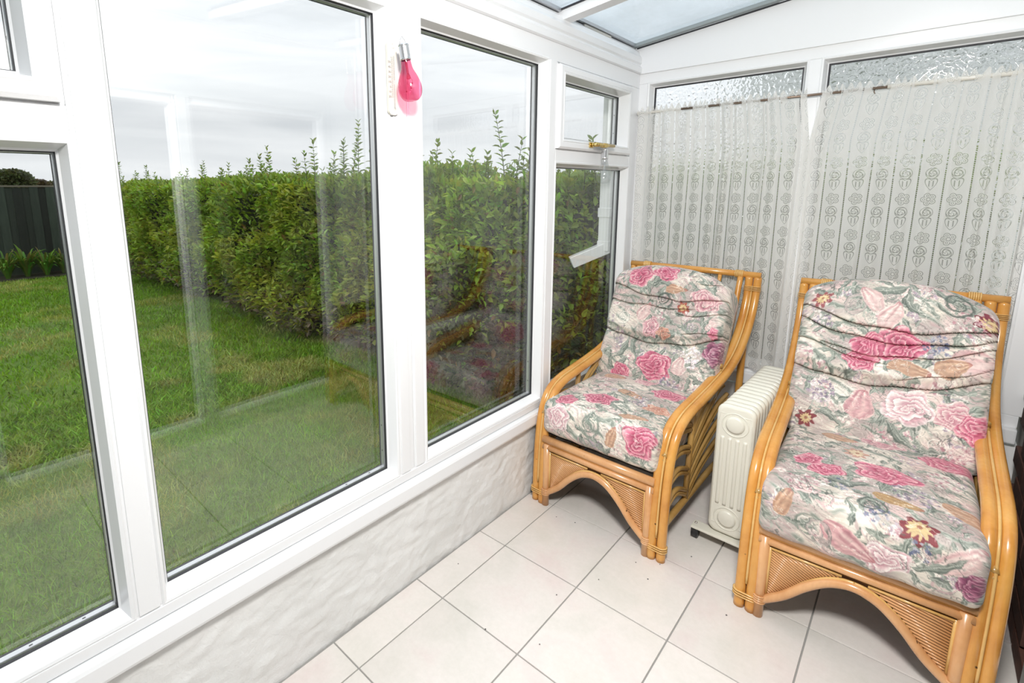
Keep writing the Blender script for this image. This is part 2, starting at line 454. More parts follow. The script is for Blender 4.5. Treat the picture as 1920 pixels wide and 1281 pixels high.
disp = 0.010 * (fbm(wx + wz * 0.6, wz * 1.3 - wx * 0.3, 3, 5) - 0.5) + 0.005 * (np.abs(fbm(wx * 2.2 + wz, wz * 2.6, 21, 3) - 0.5) * 2 - 0.5)
V = np.stack([disp, Yg, Zg], -1).reshape(-1, 3)
idx = np.arange(ny * nz).reshape(ny, nz)
F = np.stack([idx[:-1, :-1], idx[1:, :-1], idx[1:, 1:], idx[:-1, 1:]], -1).reshape(-1, 4)
wall_left = link('wall_left', npmesh('wall_left', V, F, M['rough_white_plaster'])); tag(wall_left, kind='structure')
b = MB(); b.box(-0.14, -0.012, YR, YB + 0.12, -0.35, 0.335); b.build('wall_core', M['painted_white'], wall_left)

# sill board with a rounded nose
def extrude_y(prof, y0, y1, name, mat, parent=None, smooth=False):
    n = len(prof); b = MB()
    vs = [(x, y0, z) for x, z in prof] + [(x, y1, z) for x, z in prof]
    b.add(vs, [(i, (i + 1) % n, n + (i + 1) % n, n + i) for i in range(n)], smooth)
    b.add(vs, [tuple(range(n))[::-1], tuple(range(n, 2 * n))])
    return b.build(name, mat, parent)
sill = extrude_y([(-0.06, 0.345), (0.018, 0.333), (0.0245, 0.338), (0.027, 0.346), (0.026, 0.383), (0.022, 0.391), (0.012, 0.394), (-0.06, 0.397)], YR, YB, 'trim_1', M['upvc_white'])
tag(sill, kind='structure')

# ------------------------------------------------------------------ window units
class Plane:
    """local frame of a wall: a runs along it, d goes outwards through it"""
    def __init__(s, f): s.f = f
    def __call__(s, a, d, z): return s.f(a, d, z)
LEFT = Plane(lambda a, d, z: (-d, a, z))
BACK = Plane(lambda a, d, z: (a, YB + d, z))
RIGHT = Plane(lambda a, d, z: (XR + d, a, z))
REAR = Plane(lambda a, d, z: (a, YR - d, z))
def pbox(b, P, a0, a1, d0, d1, z0, z1, ch=0.0):
    p, q = P(a0, d0, z0), P(a1, d1, z1)
    x0, x1 = sorted((p[0], q[0])); y0, y1 = sorted((p[1], q[1])); zz0, zz1 = sorted((z0, z1))
    b.box(x0, x1, y0, y1, zz0, zz1, ch)
def ring(b, P, rect, prof, closed=False):
    """sweeps a profile of (offset outwards, depth) round a rectangle with mitred corners"""
    a0, a1, z0, z1 = rect; vs = []
    for off, d in prof:
        vs += [P(a0 - off, d, z0 - off), P(a1 + off, d, z0 - off), P(a1 + off, d, z1 + off), P(a0 - off, d, z1 + off)]
    n = len(prof); fs = []
    for i in range(n if closed else n - 1):
        j = (i + 1) % n
        for k in range(4):
            l = (k + 1) % 4; fs.append((i * 4 + k, i * 4 + l, j * 4 + l, j * 4 + k))
    b.add(vs, fs)
GD = 0.045                                   # depth of the glass behind the frame face
def pane(parent, P, rect, sash=0.0, glass='clear_glazing', face=0.0, spacer=True, bead=0.02):
    a0, a1, z0, z1 = rect
    b = MB(); ring(b, P, rect, [(bead + 0.004, 0.03), (bead + 0.004, face - 0.001), (bead, face - 0.004), (bead - 0.006, face - 0.002), (0.004, 0.030), (0.0, 0.034), (0.0, 0.040), (bead, 0.040)])
    b.build('bead', M['upvc_white'], parent)
    gi = 0.0015 if glass == 'clear_glazing' else 0.006
    b = MB(); ring(b, P, rect, [(0.004, 0.037), (-gi, 0.036), (-gi - 0.0007, 0.040), (-gi, GD), (0.004, GD)])
    b.build('gasket', M['black_rubber'], parent)
    if spacer:
        b = MB(); ring(b, P, rect, [(0.0, GD + 0.003), (-0.0030, GD + 0.004), (-0.0030, GD + 0.018), (0.0, GD + 0.019)])
        sp = b.build('spacer_bar', M['spacer_metal'], parent)
        b = MB(); ring(b, P, rect, [(0.0, GD + 0.0192), (-0.0038, GD + 0.0192), (-0.0038, GD + 0.0235), (0.0, GD + 0.0235)])
        b.build('edge_seal', M['black_rubber'], sp)
        h = MB()
        for t in (0.06, 0.15):
            p, q = P(a1 - t - 0.003, GD + 0.009, z0 + 0.0032), P(a1 - t + 0.003, GD + 0.012, z0 + 0.0036)
            x0, x1 = sorted((p[0], q[0])); y0, y1 = sorted((p[1], q[1])); h.box(x0, x1, y0, y1, p[2], q[2])
            p, q = P(a1 - 0.0036, GD + 0.009, z0 + t - 0.003), P(a1 - 0.0032, GD + 0.012, z0 + t + 0.003)
            x0, x1 = sorted((p[0], q[0])); y0, y1 = sorted((p[1], q[1])); h.box(x0, x1, y0, y1, p[2], q[2])
        h.build('vent_hole', M['spacer_hole'], sp)
    b = MB(); pbox(b, P, a0 - 0.004, a1 + 0.004, GD, GD + 0.024, z0 - 0.004, z1 + 0.004)
    b.build('glass_pane', M[glass], parent)
    if sash:
        b = MB()
        ring(b, P, rect, [(bead, 0.02), (bead, face), (bead + 0.006, face - 0.003), (sash - 0.008, face - 0.003), (sash, face + 0.003), (sash, 0.03)])
        b.build('sash', M['upvc_white'], parent)
def frame_bars(parent, P, rects, d0=0.0, d1=0.075, mat='upvc_white'):
    for i, (nm, a0, a1, z0, z1) in enumerate(rects):
        b = MB(); pbox(b, P, a0, a1, d0, d1, z0, z1, 0.0025); b.build(nm, M[mat], parent)

def step_lines(parent, P, rects, d=-0.004):
    for a0, a1, z0, z1 in rects:
        b = MB(); pbox(b, P, a0, a1, d, 0.01, z0, z1, 0.0018); b.build('moulding', M['upvc_white'], parent)

ZB, ZT = 0.45, 1.866
BD = 0.02
P1, P2, P3, P4 = (-1.17, -0.512), (-0.412, 0.262), (0.428, 1.103), (1.213, 1.893)
ZH = 1.957
win1 = empty('window_1'); tag(win1, kind='structure')
frame_bars(win1, LEFT, [
    ('frame_rail', YR, YB, 0.392, ZB - BD), ('frame_head', YR, YB, ZT + BD, ZH),
    ('mullion', P1[1] + BD, P2[0] - BD, ZB - BD, ZT + BD),
    ('mullion', P2[1] + BD, (P2[1] + P3[0]) / 2 + 0.006, ZB - BD, ZT + BD), ('mullion', (P2[1] + P3[0]) / 2 + 0.0075, P3[0] - BD, ZB - BD, ZT + BD),
    ('mullion', P3[1] + BD, P4[0] - BD - 0.0, ZB - BD, ZT + BD), ('frame_jamb', P4[1] + BD, YB, ZB - BD, ZT + BD),
    ('frame_jamb', YR, P1[0] - BD, ZB - BD, ZT + BD),
    ('transom', P4[0] - BD, P4[1] + BD, 1.462 + BD, 1.535), ('transom', P1[0] - BD, P1[1] + BD, 1.444 + BD, 1.527)])
step_lines(win1, LEFT, [(P1[1] + BD + 0.009, P2[0] - BD - 0.009, ZB - BD, ZT + BD), (P2[1] + BD + 0.012, P2[1] + BD + 0.05, ZB - BD + 0.0, ZT + BD),
                        (P3[0] - BD - 0.05, P3[0] - BD - 0.012, ZB - BD, ZT + BD), (P3[1] + BD + 0.012, P4[0] - BD - 0.012, ZB - BD, ZT + BD),
                        (YR, YB, ZB - BD - 0.032, ZB - BD - 0.004)])
pane(win1, LEFT, (P1[0], P1[1], ZB, 1.444)); pane(win1, LEFT, (P2[0], P2[1], ZB, ZT)); pane(win1, LEFT, (P3[0], P3[1], ZB, ZT))
pane(win1, LEFT, (P4[0], P4[1], ZB, 1.462))
w2 = empty('window_2'); tag(w2, kind='structure')
pane(w2, LEFT, (1.243, 1.838, 1.590, 1.826), sash=0.052, face=-0.016)
w3 = empty('window_3'); tag(w3, kind='structure')
pane(w3, LEFT, (P1[0] + 0.03, -0.552, 1.582, 1.822), sash=0.052, face=-0.016)
# fills round the opening lights
frame_bars(win1, LEFT, [('frame_rebate', P4[0] - BD, 1.243 - 0.03, 1.535, ZT + BD), ('frame_rebate', 1.838 + 0.03, P4[1] + BD, 1.535, ZT + BD),
                        ('frame_rebate', 1.2, 1.87, 1.826 + 0.03, ZT + BD), ('frame_rebate', -0.552 + 0.03, P1[1] + BD, 1.527, ZT + BD),
                        ('frame_rebate', P1[0], -0.5, 1.822 + 0.03, ZT + BD), ('frame_rebate', P1[0] - BD, P1[0] + 0.0, 1.527, ZT + BD),
                        ('frame_rebate', 1.2, 1.87, 1.53, 1.56), ('frame_rebate', P1[0], -0.5, 1.52, 1.552)], 0.003, 0.07)
# brass handle on the opening light
b = MB(); b.box(0.016, 0.026, 1.445, 1.475, 1.553, 1.578, 0.003)
b.lathe([(0.0, 0.0), (0.010, 0.0), (0.010, 0.022), (0.0, 0.022)], (0.026, 1.46, 1.566), 14, 'x')
b.tube([(0.046, 1.45, 1.566), (0.048, 1.50, 1.567), (0.046, 1.56, 1.567), (0.044, 1.645, 1.569)], [0.010, 0.0085, 0.0085, 0.0075], 12)
b.box(0.033, 0.056, 1.528, 1.556, 1.556, 1.576, 0.002)
hd = b.build('window_handle', M['brass'], w2); hd['label'] = 'brass lever handle'

# eaves beam above the left windows
ev = extrude_y([(-0.10, ZH - 0.005), (0.004, ZH), (0.012, ZH + 0.004), (0.013, ZH + 0.030), (0.006, ZH + 0.036), (0.004, ZH + 0.044), (0.010, ZH + 0.052), (0.010, ZH + 0.078), (0.0, ZH + 0.092), (-0.006, ZH + 0.112), (-0.022, ZH + 0.122), (-0.024, ZH + 0.128), (-0.10, ZH + 0.128)], YR, YB, 'trim_2', M['upvc_white'])
tag(ev, kind='structure')
b = MB(); b.box(-0.15, -0.10, YR, YB + 0.12, ZH - 0.01, 2.07); pp = b.build('outer_board', M['upvc_white'], ev)

# ------------------------------------------------------------------ back wall: gable panel, two hammered windows, dwarf wall
def zroof(x): return 2.088 + 0.119 * x
wall_back = empty('wall_back'); tag(wall_back, kind='structure')
def prism_y(poly, y0, y1, name, mat, parent):
    n = len(poly); b = MB(); vs = [(x, y0, z) for x, z in poly] + [(x, y1, z) for x, z in poly]
    b.add(vs, [(i, (i + 1) % n, n + (i + 1) % n, n + i) for i in range(n)]); b.add(vs, [tuple(range(n))[::-1], tuple(range(n, 2 * n))])
    return b.build(name, mat, parent)
prism_y([(-0.02, 1.957), (XR + 0.02, 1.953), (XR + 0.02, zroof(XR) - 0.004), (-0.02, zroof(-0.02) - 0.004)], YB - 0.012, YB + 0.05, 'gable_panel', M['upvc_white'], wall_back)
prism_y([(-0.02, zroof(-0.02) - 0.004), (XR + 0.02, zroof(XR) - 0.004), (XR + 0.02, zroof(XR) + 0.003), (-0.02, zroof(-0.02) + 0.003)], YB - 0.013, YB + 0.05, 'gasket', M['black_rubber'], wall_back)
b = MB(); b.box(-0.02, XR + 0.02, YB + 0.004, YB + 0.12, -0.3, 0.40); b.build('dwarf_wall', M['painted_white'], wall_back)
win4 = empty('window_4'); tag(win4, kind='structure')
g1, g2, zb, zt = (0.068, 0.725), (0.813, 1.452), 0.54, 1.886
frame_bars(win4, BACK, [('frame_rail', -0.02, XR, 0.475, zb - BD), ('frame_head', -0.02, XR, zt + BD, 1.957), ('frame_jamb', -0.02, g1[0] - BD, zb - BD, zt + BD),
                        ('mullion', g1[1] + BD, g2[0] - BD, zb - BD, zt + BD), ('frame_jamb', g2[1] + BD, XR + 0.01, zb - BD, zt + BD)])
pane(win4, BACK, (*g1, zb, zt), glass='hammered_glass', spacer=False); pane(win4, BACK, (*g2, zb, zt), glass='hammered_glass', spacer=False)
b = MB(); b.box(-0.02, XR, YB - 0.028, YB + 0.02, 0.418, 0.476, 0.006); o = b.build('trim_3', M['upvc_white']); tag(o, kind='structure')

# ------------------------------------------------------------------ sloping glass roof
ceiling = empty('ceiling'); tag(ceiling, kind='structure')
def slab(x0, x1, y0, y1, lo, hi, name, mat):
    vs = [(x0, y0, zroof(x0) + lo), (x1, y0, zroof(x1) + lo), (x1, y1, zroof(x1) + lo), (x0, y1, zroof(x0) + lo),
          (x0, y0, zroof(x0) + hi), (x1, y0, zroof(x1) + hi), (x1, y1, zroof(x1) + hi), (x0, y1, zroof(x0) + hi)]
    b = MB(); b.add(vs, [(3, 2, 1, 0), (4, 5, 6, 7), (0, 1, 5, 4), (1, 2, 6, 5), (2, 3, 7, 6), (3, 0, 4, 7)])
    return b.build(name, mat, ceiling)
bars = [YB + 0.02, 1.262, 0.50, -0.26, -1.02, -1.78]
for y in bars[1:]:
    slab(-0.055, XR, y - 0.030, y + 0.030, -0.030, 0.016, 'glazing_bar', M['upvc_white'])
    slab(-0.055, XR, y - 0.036, y + 0.036, 0.008, 0.015, 'gasket', M['black_rubber'])
for i in range(len(bars) - 1):
    slab(-0.12, XR + 0.02, bars[i + 1] + 0.01, bars[i] - 0.01, 0.018, 0.034, 'glass_pane', M['roof_glazing'])
slab(-0.12, XR + 0.02, YR, bars[-1] - 0.01, 0.018, 0.034, 'glass_pane', M['roof_glazing'])
slab(XR - 0.03, XR + 0.05, YR, YB + 0.02, -0.05, 0.05, 'wall_plate', M['upvc_white'])
slab(-0.06, -0.012, YR, YB, 0.004, 0.017, 'eaves_seal', M['spacer_metal'])
slab(-0.05, XR, YB - 0.050, YB - 0.036, 0.002, 0.017, 'edge_strip', M['roof_strip'])
slab(-0.05, XR, YB - 0.030, YB - 0.016, 0.002, 0.017, 'edge_strip', M['roof_strip'])

# ------------------------------------------------------------------ right wall with a glazed door, brick plinth; rear wall; dim room beyond
wall_right = empty('wall_right'); tag(wall_right, kind='structure')
DY0, DY1, DZ = -1.45, 1.10, 1.84
for nm, y0, y1, z0, z1, mt in [('plaster', 1.16, YB + 0.1, 0.60, 2.27, 'painted_white'), ('plaster', YR, DY0 - 0.06, 0, 2.27, 'painted_white'), ('plaster', DY0 - 0.06, 1.16, 1.95, 2.27, 'painted_white'),
                               ('brick_core', 1.16, YB + 0.1, 0, 0.60, 'grout')]:
    b = MB(); b.box(XR + (0.012 if nm == 'brick_core' else 0), XR + 0.12, y0, y1, z0, z1); b.build(nm, M[mt], wall_right)
bb = MB(); bb.box(-0.006, 0.02, -0.105, 0.105, -0.032, 0.032, 0.004); bme = bb.mesh('brick', M['dark_brown_brick'])
for r in range(8):
    y = 1.16 + (0.105 if r % 2 == 0 else 0.215)
    while y + 0.1 < YB:
        o = link('brick', bme, wall_right); o.location = (XR + random.uniform(0, 0.003), y, 0.037 + r * 0.074); y += 0.22
door = empty('door_1'); tag(door, kind='structure')
frame_bars(door, RIGHT, [('door_frame', DY0 - 0.06, DY0, 0.0, 1.95), ('door_frame', DY1, 1.16, 0.0, 1.95), ('door_frame', DY0, DY1, DZ, 1.95), ('threshold', DY0, DY1, 0.0, 0.03),
                         ('meeting_stile', 0.262, 0.325, 0.03, DZ), ('meeting_stile', -0.64, -0.58, 0.03, DZ)], -0.01, 0.08, 'door_grey_white')
for y0_, y1_ in ((0.33, DY1), (-0.58, 0.255), (DY0, -0.64)):
    frame_bars(door, RIGHT, [('bottom_rail', y0_, y1_, 0.03, 0.10), ('top_rail', y0_, y1_, DZ - 0.03, DZ)], 0.0, 0.06, 'door_grey_white')
    pane(door, RIGHT, (y0_ + 0.02, y1_ - 0.02, 0.12, DZ - 0.05), spacer=False)
wall_rear = empty('wall_rear'); tag(wall_rear, kind='structure')
b = MB(); b.box(-0.15, XR + 0.1, YR - 0.1, YR, -0.3, 2.3); b.build('plaster', M['painted_white'], wall_rear)
inner = empty('wall_house'); tag(inner, kind='structure')
for nm, q, mt in [('room_floor', (XR + 0.12, XR + 2.6, -1.7, 2.6, -0.1, 0.0), 'carpet'), ('room_wall', (XR + 2.6, XR + 2.7, -1.7, 2.6, 0, 2.4), 'dim_paint'),
                  ('room_wall', (XR + 0.12, XR + 2.7, 2.6, 2.7, 0, 2.4), 'dim_paint'), ('room_wall', (XR + 0.12, XR + 2.7, -1.8, -1.7, 0, 2.4), 'dim_paint'),
                  ('room_ceiling', (XR + 0.1, XR + 2.7, -1.8, 2.7, 2.4, 2.5), 'dim_paint'), ('house_front', (XR + 0.121, XR + 0.2, -5.0, -1.6, -0.3, 3.4), 'painted_white'),
                  ('house_front', (XR + 0.121, XR + 0.2, -1.6, 2.7, 2.28, 3.4), 'painted_white')]:
    b = MB(); b.box(*q); b.build(nm, M[mt], inner)

# ------------------------------------------------------------------ floral print, painted per vertex in numpy
def sst(x, a, b_): t = np.clip((x - a) / (b_ - a), 0, 1); return t * t * (3 - 2 * t)
CREAM, WHITE = (0.83, 0.79, 0.735), (0.90, 0.875, 0.83)
SAGE, SAGED, SAGEL = (0.48, 0.515, 0.47), (0.30, 0.34, 0.31), (0.655, 0.67, 0.625)
MAUVE, PALEP = (0.675, 0.62, 0.60), (0.84, 0.735, 0.71)
class Print:
    def __init__(s, U, Vv, seed):
        s.r = random.Random(seed); s.seed = seed
        U0, V0 = U, Vv
        s.U = U + 0.016 * (fbm(U * 26, Vv * 26, seed + 40, 3) - 0.5) + 0.006 * (fbm(U * 75, Vv * 75, seed + 41, 2) - 0.5)
        s.V = Vv + 0.016 * (fbm(U * 26 + 9, Vv * 26 + 4, seed + 42, 3) - 0.5) + 0.006 * (fbm(U * 75, Vv * 75, seed + 43, 2) - 0.5)
        n1 = fbm(U * 14, Vv * 14, seed, 4); n2 = fbm(U * 9 + 7, Vv * 9 + 3, seed + 5, 3); n3 = fbm(U * 30, Vv * 30, seed + 9, 3)
        s.n1, s.n2, s.n3 = n1, n2, n3
        c = np.empty((len(U), 3)); c[:] = CREAM
        s.c = c
        s.blend(sst(n2, 0.42, 0.66) * 0.85, MAUVE); s.blend(sst(n1, 0.55, 0.75) * 0.9, PALEP); s.blend(sst(1 - n2, 0.55, 0.72) * 0.8, WHITE)
        # marbled swirls
        wu = U + 0.055 * (n1 - 0.5) + 0.02 * (n3 - 0.5); wv = Vv + 0.055 * (fbm(U * 12 + 31, Vv * 12, seed + 2, 3) - 0.5)
        ph = 2 * math.pi * (wu * 9 + wv * 21) + 7 * n2
        s1 = np.sin(ph); gate = sst(fbm(U * 11 + 3, Vv * 11 + 8, seed + 4, 3), 0.45, 0.58)
        s.blend(sst(s1, 0.35, 0.7) * gate * 0.85, SAGEL); s.blend(sst(s1, 0.80, 0.95) * gate * 0.8, SAGE)
        s.blend(sst(-np.abs(np.sin(ph * 1.7 + 1)), -0.20, -0.04) * 0.75 * sst(n1, 0.36, 0.56), (0.36, 0.385, 0.35))
        s.blend(sst(np.sin(ph * 2.3 + 2), 0.7, 0.95) * 0.45 * (1 - gate), (0.70, 0.56, 0.56))
    def blend(s, m, col):
        m = m[:, None] if np.ndim(m) else m
        s.c = s.c * (1 - m) + np.asarray(col) * m
    def loc(s, u, v, rot, reach):
        i = np.nonzero((np.abs(s.U - u) < reach) & (np.abs(s.V - v) < reach))[0]
        x = s.U[i] - u; y = s.V[i] - v; c, q = math.cos(rot), math.sin(rot)
        return i, x * c + y * q, -x * q + y * c
    def put(s, i, m, col):
        m = np.asarray(m)[:, None]; s.c[i] = s.c[i] * (1 - m) + np.asarray(col) * m
    def leaf(s, u, v, L, w, rot, bend=0.3, dark=0.5):
        i, x, y = s.loc(u, v, rot, L * 1.2)
        if not len(i): return
        t = x / L; y = y - bend * L * (t * t - 0.3)
        hw = w * (1 - t * t) * (1 + 0.25 * np.sin(9 * t + u * 90))
        m = sst(hw - np.abs(y), -0.0006, 0.0012)
        k = np.clip(0.5 + 0.5 * y / (np.abs(hw) + 1e-4), 0, 1); k = k * 0.75 + 0.25 * np.sin(t * 7 + y * 900)
        base = np.asarray(SAGED) * dark + np.asarray(SAGE) * (1 - dark)
        col = base * (1 - k[:, None]) + np.asarray(SAGEL) * k[:, None]
        col = np.where((np.abs(y) < 0.0010)[:, None], np.asarray(SAGEL), col)
        s.put(i, m * 0.95, col)
    def curl(s, u, v, R, rot, turns=1.6, col=SAGE):
        i, x, y = s.loc(u, v, rot, R * 1.05)
        if not len(i): return
        r = np.hypot(x, y); th = np.arctan2(y, x)
        q = np.log(np.maximum(r, 1e-4) / R) * turns + th / (2 * math.pi) * 1.0
        f = q - np.floor(q); m = sst(0.20 - np.abs(f - 0.5), 0, 0.09) * sst(R - r, 0, 0.004)
        s.put(i, m * 0.85, col); m2 = sst(0.05 - np.abs(f - 0.72), 0, 0.03) * sst(R - r, 0, 0.004); s.put(i, m2 * 0.8, (0.42, 0.45, 0.43))
    def rose(s, u, v, R, tone='pink', rot=0.0, sq=1.0):
        T = dict(pink=((0.62, 0.23, 0.34), (0.79, 0.46, 0.54), (0.885, 0.70, 0.70)), pale=((0.70, 0.45, 0.50), (0.82, 0.66, 0.665), (0.90, 0.82, 0.785)),
                 white=((0.74, 0.55, 0.58), (0.86, 0.775, 0.765), (0.92, 0.89, 0.86)), purple=((0.42, 0.19, 0.30), (0.60, 0.36, 0.45), (0.78, 0.62, 0.65)),
                 peach=((0.66, 0.40, 0.33), (0.76, 0.57, 0.49), (0.84, 0.73, 0.65)))[tone]
        i, x, y = s.loc(u, v, rot, R * 1.35)
        if not len(i): return
        y = y / sq; r = np.hypot(x, y); th = np.arctan2(y, x); ph = u * 57 + v * 31
        nn = s.n3[i]; wob = 1 + 0.10 * np.sin(5 * th + ph) + 0.07 * np.sin(3 * th - ph * 2) + 0.16 * (nn - 0.5)
        q = r / (R * wob); m = sst(1 - q, 0, 0.06)
        k = q * 3.4 + 0.55 * np.sin(2 * th + 2.4 * q + ph) + 0.35 * np.sin(3 * th - 3 * q) + th / (2 * math.pi) + 0.7 * (s.n1[i] - 0.5)
        f = k - np.floor(k); lum = np.clip(f ** 1.3 * 0.9 + 0.35 * (q - 0.45) + 0.30 * (nn - 0.5), 0, 1)
        d, mid, pl = map(np.asarray, T)
        col = np.where((lum < 0.5)[:, None], d + (mid - d) * (lum * 2)[:, None], mid + (pl - mid) * ((lum - 0.5) * 2)[:, None])
        st = np.sin(th * 23 + 9 * nn + ph) * sst(q, 0.35, 0.8); col = col + 0.03 * st[:, None]
        col = col * (1 - (0.16 * sst(0.07 - f, 0, 0.07) * sst(q, 0.12, 0.3))[:, None])
        s.put(i, m, col)
    def tulip(s, u, v, L, w, rot, tone='peach'):
        T = dict(peach=((0.60, 0.44, 0.36), (0.80, 0.67, 0.56)), pale=((0.72, 0.55, 0.55), (0.89, 0.83, 0.79)), pinkp=((0.66, 0.44, 0.47), (0.87, 0.75, 0.72)), gold=((0.56, 0.42, 0.29), (0.75, 0.63, 0.45)))[tone]
        i, x, y = s.loc(u, v, rot, max(L, w) * 1.15)
        if not len(i): return
        t = x / L; hw = w * np.sqrt(np.clip(1 - t * t, 0, 1)) * (1 - 0.28 * t)
        m = sst(hw - np.abs(y), -0.0005, 0.002)
        q = y / (hw + 1e-4); st = np.sin(q * 11 + 5 * s.n3[i] + 3 * t); pet = np.abs(((q * 1.5 + 0.5 + 0.25 * t) % 1.0) - 0.5) * 2
        k = np.clip(0.25 + 0.65 * pet + 0.16 * st, 0, 1)[:, None]
        s.put(i, m, np.asarray(T[0]) * (1 - k) + np.asarray(T[1]) * k)
        s.put(i, sst(t, 0.72, 0.95) * m * 0.5, (0.62, 0.33, 0.36))
    def daisy(s, u, v, R, rot=0.0, petal=(0.50, 0.22, 0.24), eye=(0.80, 0.70, 0.52)):
        i, x, y = s.loc(u, v, rot, R * 1.15)
        if not len(i): return
        r = np.hypot(x, y); th = np.arctan2(y, x); e = R * (0.80 + 0.16 * np.cos(7 * th) + 0.2 * (s.n3[i] - 0.5))
        s.put(i, sst(e - r, 0, 0.002), petal); s.put(i, sst(R * (0.50 + 0.10 * np.cos(11 * th)) - r, 0, 0.002), eye)
        s.put(i, sst(R * 0.16 - r, 0, 0.0015), (0.62, 0.42, 0.33))
    def cluster(s, u, v, R, n, cols, size=0.0048):
        for k in range(n):
            a = s.r.uniform(0, 6.28); q = R * math.sqrt(s.r.random()); pu, pv = u + q * math.cos(a), v + q * math.sin(a)
            sz = size * s.r.uniform(0.7, 1.25); i, x, y = s.loc(pu, pv, s.r.uniform(0, 3), sz * 1.4)
            if not len(i): continue
            r = np.hypot(x, y); th = np.arctan2(y, x)
            s.put(i, sst(sz * (1 + 0.22 * np.cos(5 * th)) - r, 0, 0.001) * 0.92, s.r.choice(cols)); s.put(i, sst(sz * 0.28 - r, 0, 0.0008) * 0.8, (0.58, 0.40, 0.42))
    def scatter(s, u0, u1, v0, v1, dens=1.0):
        A = (u1 - u0) * (v1 - v0) * dens; R = s.r
        for k in range(int(150 * A)): s.curl(R.uniform(u0, u1), R.uniform(v0, v1), R.uniform(0.016, 0.036), R.uniform(0, 6.28), R.choice([1.3, -1.4, 1.7]), R.choice([SAGE, SAGEL, MAUVE, (0.74, 0.62, 0.62), WHITE]))
        for k in range(int(110 * A)): s.cluster(R.uniform(u0, u1), R.uniform(v0, v1), R.uniform(0.015, 0.032), 24, R.choice([[(0.86, 0.79, 0.77), (0.72, 0.56, 0.58), WHITE], [(0.58, 0.54, 0.58), (0.70, 0.63, 0.66), WHITE], [WHITE, (0.82, 0.72, 0.70)]]))
        for k in range(int(440 * A)): s.leaf(R.uniform(u0, u1), R.uniform(v0, v1), R.uniform(0.014, 0.040), R.uniform(0.004, 0.011), R.uniform(0, 6.28), R.uniform(-0.4, 0.4), R.uniform(0.0, 0.9))
    def around(s, u, v, R):
        for k in range(5):
            a = s.r.uniform(0, 6.28); s.leaf(u + R * 1.1 * math.cos(a), v + R * 1.1 * math.sin(a), s.r.uniform(0.022, 0.042), s.r.uniform(0.007, 0.012), a + s.r.uniform(-0.9, 0.9), s.r.uniform(-0.4, 0.4), s.r.uniform(0.3, 1))
    def finish(s):
        # fine brush marks and thin dark outlines over everything
        r1 = np.abs(fbm(s.U * 34 + 2.0 * s.n2, s.V * 34 + 3 * s.n1, s.seed + 60, 3) - 0.5); g1 = sst(fbm(s.U * 17, s.V * 17 + 5, s.seed + 61, 2), 0.48, 0.62)
        s.blend(sst(0.020 - r1, 0, 0.012) * 0.70 * g1, (0.33, 0.345, 0.32))
        r2 = np.abs(fbm(s.U * 44 + 3.0 * s.n1 + 7, s.V * 44 + 2 * s.n2, s.seed + 63, 3) - 0.5); s.blend(sst(0.022 - r2, 0, 0.014) * 0.60 * (1 - g1), (0.92, 0.89, 0.85))
        br = fbm(s.U * 60 + 8 * s.n2, s.V * 190 + 14 * s.n1, s.seed + 62, 3)
        s.c = s.c * (0.87 + 0.28 * br)[:, None]
    def linear(s):
        s.finish()
        c = np.clip(s.c, 0.02, 0.97); return np.where(c <= 0.04045, c / 12.92, ((c + 0.055) / 1.055) ** 2.4)

def paint(U, Vv, seed, box, items):
    p = Print(U, Vv, seed); p.scatter(*box)
    for it in items:
        k = it[0]
        if k == 'rose': p.around(it[1], it[2], it[3])
    for it in items:
        k = it[0]
        if k == 'tulip': p.tulip(*it[1:])
        elif k == 'daisy': p.daisy(*it[1:])
        elif k == 'cluster': p.cluster(*it[1:])
        elif k == 'leaf': p.leaf(*it[1:])
        elif k == 'curl': p.curl(*it[1:])
        elif k == 'rose': p.rose(it[1], it[2], it[3] * 1.12, *it[4:])
    return p.linear()

